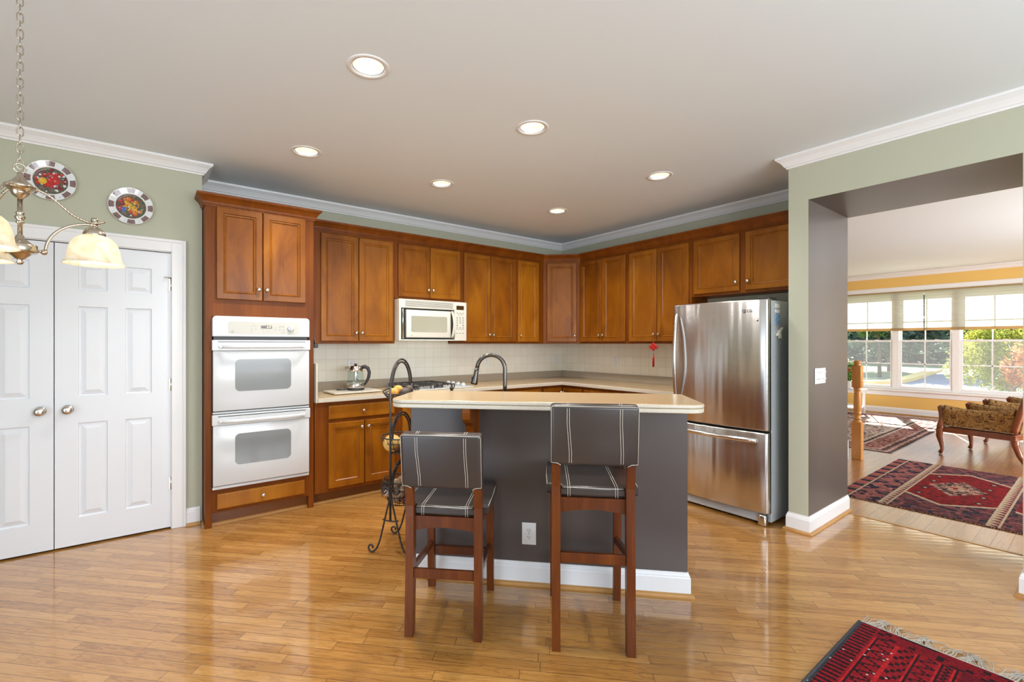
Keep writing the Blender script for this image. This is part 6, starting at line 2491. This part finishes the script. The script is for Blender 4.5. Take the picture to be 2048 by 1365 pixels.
def armchair(root):
    """closed-arm salon chair; local y is forward, x to its right"""
    hw, fd_, bd = 0.36, 0.33, -0.33
    seat_z = 0.36
    # legs
    for sx in (-1, 1):
        mb = MB()
        mb.tube([(sx * 0.335, 0.325, 0.40), (sx * 0.350, 0.345, 0.30), (sx * 0.353, 0.350, 0.22), (sx * 0.343, 0.335, 0.13), (sx * 0.338, 0.328, 0.06), (sx * 0.348, 0.345, 0.012)], [0.034, 0.036, 0.030, 0.021, 0.017, 0.022], 12)
        mb.ball((sx * 0.348, 0.345, 0.010), 0.010, u=8, v=6)
        mb.build('leg', m_mahog, root)
        mb = MB()
        mb.tube([(sx * 0.285, -0.285, 0.32), (sx * 0.29, -0.295, 0.22), (sx * 0.295, -0.33, 0.11), (sx * 0.305, -0.385, 0.012)], [0.036, 0.032, 0.027, 0.020], 12)
        mb.ball((sx * 0.305, -0.385, 0.010), 0.009, u=8, v=6)
        mb.build('leg', m_mahog, root)
    # seat rail, bowed at the front
    n = 14
    out = [(-0.34, -0.31), (0.34, -0.31)] + [(0.36, 0.30)] + [(0.36 - 0.72 * k / n, 0.335 + 0.03 * math.sin(PI * k / n)) for k in range(n + 1)] + [(-0.36, 0.30)]
    mb = MB()
    mb.prism(out, 0.275, 0.345, 0.008, 2)
    mb.build('seat_rail', m_mahog, root)
    mb = MB()
    mb.prism([(x * 0.80, y * 0.93) for x, y in out], 0.345, 0.475, 0.035, 4)
    mb.build('seat_cushion', m_tap, root)
    # closed upholstered arms with rolled tops
    for sx in (-1, 1):
        mb = MB()
        rows = []
        ys = np.linspace(0.315, -0.30, 12)
        for y in ys:
            t = (0.315 - y) / 0.615
            zt = 0.605 + 0.0 * t - 0.03 * math.sin(PI * t) + 0.045 * max(0, t - 0.6)
            prof = [(0.262, 0.36), (0.266, zt - 0.09), (0.262, zt - 0.03), (0.285, zt), (0.325, zt + 0.006), (0.362, zt - 0.012), (0.374, zt - 0.05), (0.362, zt - 0.09), (0.362, 0.36)]
            sq = 1.0 - 0.06 * t
            rows.append([mb.v((sx * x * sq, y, z)) for x, z in prof])
        for a, b in zip(rows, rows[1:]):
            for k in range(len(a) - 1):
                mb.face([a[k], a[k + 1], b[k + 1], b[k]], True)
        mb.face(rows[0])
        mb.face(rows[-1])
        bmesh.ops.recalc_face_normals(mb.bm, faces=mb.bm.faces)
        ar = mb.build('arm', m_tap, root)
        mb = MB()
        mb.tube([(sx * 0.318, 0.328, 0.590), (sx * 0.322, 0.345, 0.575), (sx * 0.330, 0.340, 0.50), (sx * 0.342, 0.330, 0.43), (sx * 0.348, 0.338, 0.36), (sx * 0.350, 0.345, 0.30)], [0.030, 0.036, 0.024, 0.026, 0.034, 0.034], 12)
        mb.build('arm_post', m_mahog, ar)
    # back: upholstered panel in a carved arched frame
    Mb = Matrix.Translation((0, -0.295, 0.36)) @ Matrix.Rotation(math.radians(14), 4, 'X')
    arch = [(-0.33, 0.0), (-0.345, 0.22), (-0.34, 0.40), (-0.30, 0.52), (-0.21, 0.595), (-0.10, 0.63), (0.0, 0.645), (0.10, 0.63), (0.21, 0.595), (0.30, 0.52), (0.34, 0.40), (0.345, 0.22), (0.33, 0.0)]
    mb = MB(Mb @ XZ)
    mb.prism([(x * 0.97, z) for x, z in arch], -0.035, 0.045, 0.02, 3)
    mb.build('backrest', m_tap, root)
    mb = MB(Mb)
    pts = []
    for i in range(len(arch) - 1):
        for q in range(4):
            t = q / 4
            pts.append((arch[i][0] * (1 - t) + arch[i + 1][0] * t, 0.0, arch[i][1] * (1 - t) + arch[i + 1][1] * t))
    pts.append((arch[-1][0], 0, arch[-1][1]))
    mb.tube(pts, 0.033, 10)
    mb.build('back_frame', m_mahog, root)
    mb = MB()
    for k in range(60):
        t = k / 59
        for sx in (-1, 1):
            mb.ball((sx * (0.3625), 0.30 - 0.60 * t, 0.362), 0.0045, u=6, v=4)
    mb.build('nail_heads', m_bronze, root)


AZ = math.radians(-14.5)
ac = thing('armchair', 'tapestry armchair with carved wood frame, nearest past the opening', 'armchair', (3.56, -3.70, 0), AZ, 'matching tapestry armchairs')
armchair(ac)
ac2 = copy_tree(ac)
ac2['label'] = 'matching tapestry armchair farther back, only its arms seen behind the first'
ac2.location = (4.92, -3.93, 0)

ps = thing('plant_stand', 'low white side table behind the newel post, under the window', 'table', (6.42, -1.50, 0))
mb = MB()
mb.prism(round_rect(-0.22, 0.22, -0.22, 0.22, 0.03), 0.46, 0.49, 0.005)
mb.build('table_top', m_trim, ps)
for sx in (-1, 1):
    for sy in (-1, 1):
        mb = MB()
        mb.box(sx * 0.17 - 0.02, sx * 0.17 + 0.02, sy * 0.17 - 0.02, sy * 0.17 + 0.02, 0.008, 0.46, 0.003)
        mb.build('leg', m_trim, ps)
mb = MB()
mb.box(-0.17, 0.17, -0.17, 0.17, 0.12, 0.14, 0.002)
mb.build('shelf', m_trim, ps)


def leaf_cloud(acc, g, n, c, r, size, flat=0.6, shell=0.55):
    """n small pointed leaves scattered through an ellipsoid; appends an (n, 4, 3) array to acc"""
    d = g.normal(size=(n, 3))
    d /= np.linalg.norm(d, axis=1, keepdims=True)
    q = np.where(g.random(n) < 0.75, shell + (1 - shell) * g.random(n), g.random(n))[:, None]
    p = np.array(c) + d * np.array(r) * q
    a = g.normal(size=(n, 3)) * np.array((1, 1, flat))
    a /= np.linalg.norm(a, axis=1, keepdims=True)
    b = np.cross(a, g.normal(size=(n, 3)))
    b /= np.linalg.norm(b, axis=1, keepdims=True) + 1e-9
    s_ = (size * g.uniform(0.6, 1.3, n))[:, None]
    acc.append(np.stack([p - a * s_, p + b * s_ * 0.45, p + a * s_, p - b * s_ * 0.45], 1))


def build_leaves(name, acc, mat, parent):
    v = np.concatenate(acc, 0)
    k = len(v)
    me = bpy.data.meshes.new(name)
    me.vertices.add(4 * k)
    me.vertices.foreach_set('co', v.reshape(-1).astype(np.float32))
    me.loops.add(4 * k)
    me.loops.foreach_set('vertex_index', np.arange(4 * k, dtype=np.int32))
    me.polygons.add(k)
    me.polygons.foreach_set('loop_start', np.arange(0, 4 * k, 4, dtype=np.int32))
    me.update(calc_edges=True)
    me.materials.append(mat)
    o = bpy.data.objects.new(name, me)
    C.objects.link(o)
    o.parent = parent
    return o


gp = np.random.default_rng(21)
pl = thing('potted_plant', 'leafy potted plant on the low white table behind the newel post', 'plant', (6.42, -1.50, 0.4905))
mb = MB()
mb.lathe([(0.075, 0), (0.095, 0.02), (0.11, 0.15), (0.105, 0.16), (0.095, 0.15), (0, 0.14)], (0, 0, 0), 24)
mb.build('pot', m_china_w, pl)
lv = []
leaf_cloud(lv, gp, 260, (0, 0, 0.33), (0.20, 0.20, 0.20), 0.045)
build_leaves('foliage', lv, m_plant, pl)
mb = MB()
for k in range(14):
    t = k * 2.4
    mb.tube([(0, 0, 0.13), (0.08 * math.cos(t), 0.08 * math.sin(t), 0.28), (0.15 * math.cos(t), 0.15 * math.sin(t), 0.38)], 0.004, 5)
mb.build('stems', m_plant, pl)
lv = []
leaf_cloud(lv, gp, 60, (0, 0, 0.50), (0.13, 0.13, 0.07), 0.030)
build_leaves('white_blossoms', lv, plain('petal', (0.85, 0.85, 0.80, 1), 0.8), pl)

# ------------------------------------------------------------------ outdoors
def ground(name, x0, x1, y0, y1, z, mat):
    mb = MB()
    mb.box(x0, x1, y0, y1, z - 0.2, z)
    return struct(name, mb, mat)


ground('ground', 7.4, 90, -50, 60, -0.55, m_grass)
mb = MB()
mb.prism([(13, -50), (40, -50), (40, 2.5), (33.3, 1.95), (27.4, 1.5), (23.9, 1.42), (22.4, 2.2), (22.0, 12), (22, 60), (13, 60)], -0.60, -0.53)
struct('road', mb, m_asphalt)
kp_ = [(22.0, 40), (22.1, 5), (22.45, 2.25), (23.9, 1.45), (27.4, 1.55), (33.3, 2.0), (39.8, 2.5)]
mb = MB()
mb.sweep(kp_, [(0, -0.54), (0.6, -0.54), (0.6, -0.40), (0.54, -0.37), (0, -0.37)], side=-1)
struct('kerb', mb, m_kerb)
mb = MB()
mb.sweep([(12.9, -48), (12.9, 58)], [(0, -0.55), (0.25, -0.55), (0.25, -0.42), (0, -0.42)])
struct('kerb', mb, m_trim)


def tree(label, loc, h, crown_c, crown_r, n, size, mat, seed, trunk_r=0.12, extra=(), group=None, shell=0.5):
    r = thing('garden_tree', label, 'tree', loc, 0, group)
    g = np.random.default_rng(seed)
    mb = MB()
    mb.tube([(0, 0, 0), (0.05, 0.02, h * 0.3), (0, 0.05, h * 0.6), (0.02, 0, h * 0.92)], [trunk_r, trunk_r * 0.8, trunk_r * 0.55, trunk_r * 0.2], 8)
    for k in range(9):
        t = k * 2.4
        z = h * (0.35 + 0.055 * k)
        mb.tube([(0.02, 0.03, z), (crown_r[0] * 0.4 * math.cos(t), crown_r[1] * 0.4 * math.sin(t), z + h * 0.10), (crown_r[0] * 0.8 * math.cos(t), crown_r[1] * 0.8 * math.sin(t), z + h * 0.16)], [trunk_r * 0.4, trunk_r * 0.25, trunk_r * 0.08], 6)
    mb.build('trunk', m_bark, r)
    lv = []
    # clumps along the boughs, so that light and gaps show between them
    cl = max(10, n // 220)
    dirs = g.normal(size=(cl, 3))
    dirs /= np.linalg.norm(dirs, axis=1, keepdims=True)
    for dv in dirs:
        q = g.uniform(0.35, 0.85)
        leaf_cloud(lv, g, n // cl, np.array(crown_c) + dv * np.array(crown_r) * q, np.array(crown_r) * g.uniform(0.22, 0.40), size, shell=0.2)
    for c2, r2_, n2 in extra:
        leaf_cloud(lv, g, n2, c2, r2_, size, shell=shell)
    build_leaves('crown', lv, mat, r)
    return r


tree('yellow-green shrubby tree outside the right-hand window', (12.4, -3.02, -0.55), 3.0, (0, 0, 1.65), (1.05, 1.02, 1.45), 15000, 0.036, m_lf_y, 31, 0.05, [((0.1, 0.78, 1.25), (0.4, 0.40, 0.45), 1200)])
tree('orange-red shrub at the right edge of the right-hand window', (10.3, -3.30, -0.55), 2.0, (0, 0, 1.45), (0.42, 0.40, 0.62), 1500, 0.034, m_lf_r, 32, 0.05)
gt = 'dark trees across the road'
tree('tall dark tree across the road, seen through the left window', (38, 15, -0.55), 12, (0, 0, 6.0), (4, 4.6, 5.0), 15000, 0.20, m_lf_d, 33, 0.35, group=gt)
tree('tall dark tree across the road, seen through the middle window', (37, 4.5, -0.55), 12, (0, 0, 5.8), (4.0, 4.6, 5.2), 15000, 0.20, m_lf_d, 34, 0.40, group=gt)
tree('tall dark tree across the road, behind the yellow-green tree', (46, -8, -0.55), 12, (0, 0, 5.4), (4.0, 4.6, 5.0), 15000, 0.20, m_lf_d, 35, 0.35, group=gt)
tree('tall dark tree across the road, behind the orange-red shrub', (45, -19, -0.55), 12, (0, 0, 5.4), (4.0, 4.6, 5.0), 15000, 0.20, m_lf_d, 36, 0.35, group=gt)
tree('small light green tree on the far lawn, seen through the left window', (29, 10.0, -0.55), 4.4, (0, 0, 3.2), (1.6, 2.2, 1.5), 6000, 0.085, m_lf_g, 37, 0.10)
tree('small light green tree on the far lawn, seen beside the dark trunk', (29, 3.4, -0.55), 4.2, (0, 0, 3.3), (1.4, 1.6, 1.3), 5000, 0.085, m_lf_g, 38, 0.10)
hb = thing('hedge_across_street', 'long dark hedge at the back of the far lawn', 'hedge', (52, 2, -0.55))
lv = []
gh = np.random.default_rng(50)
for k in range(20):
    leaf_cloud(lv, gh, 5000, (0, -36 + 4.4 * k, 2.6), (1.3, 3.4, 3.8), 0.26)
build_leaves('foliage', lv, m_lf_d, hb)
hh = thing('house_across_street', 'grey house far across the road, glimpsed between the trees', 'house', (64, 24, -0.55))
mb = MB()
mb.box(-3, 3, -6, 6, 0, 5.0)
mb.build('wall', m_brickwall, hh)
mb = MB(Matrix(((0, 0, 1, 0), (1, 0, 0, 0), (0, 1, 0, 0), (0, 0, 0, 1))))
mb.prism([(-6.5, 5.0), (6.5, 5.0), (0, 8.0)], -3.4, 3.4)
mb.build('roof', m_bark, hh)
for y in (-4, 0, 4):
    mb = MB()
    mb.box(-3.05, -3.0, y - 0.7, y + 0.7, 1.4, 3.2)
    mb.build('window', m_glass, hh)
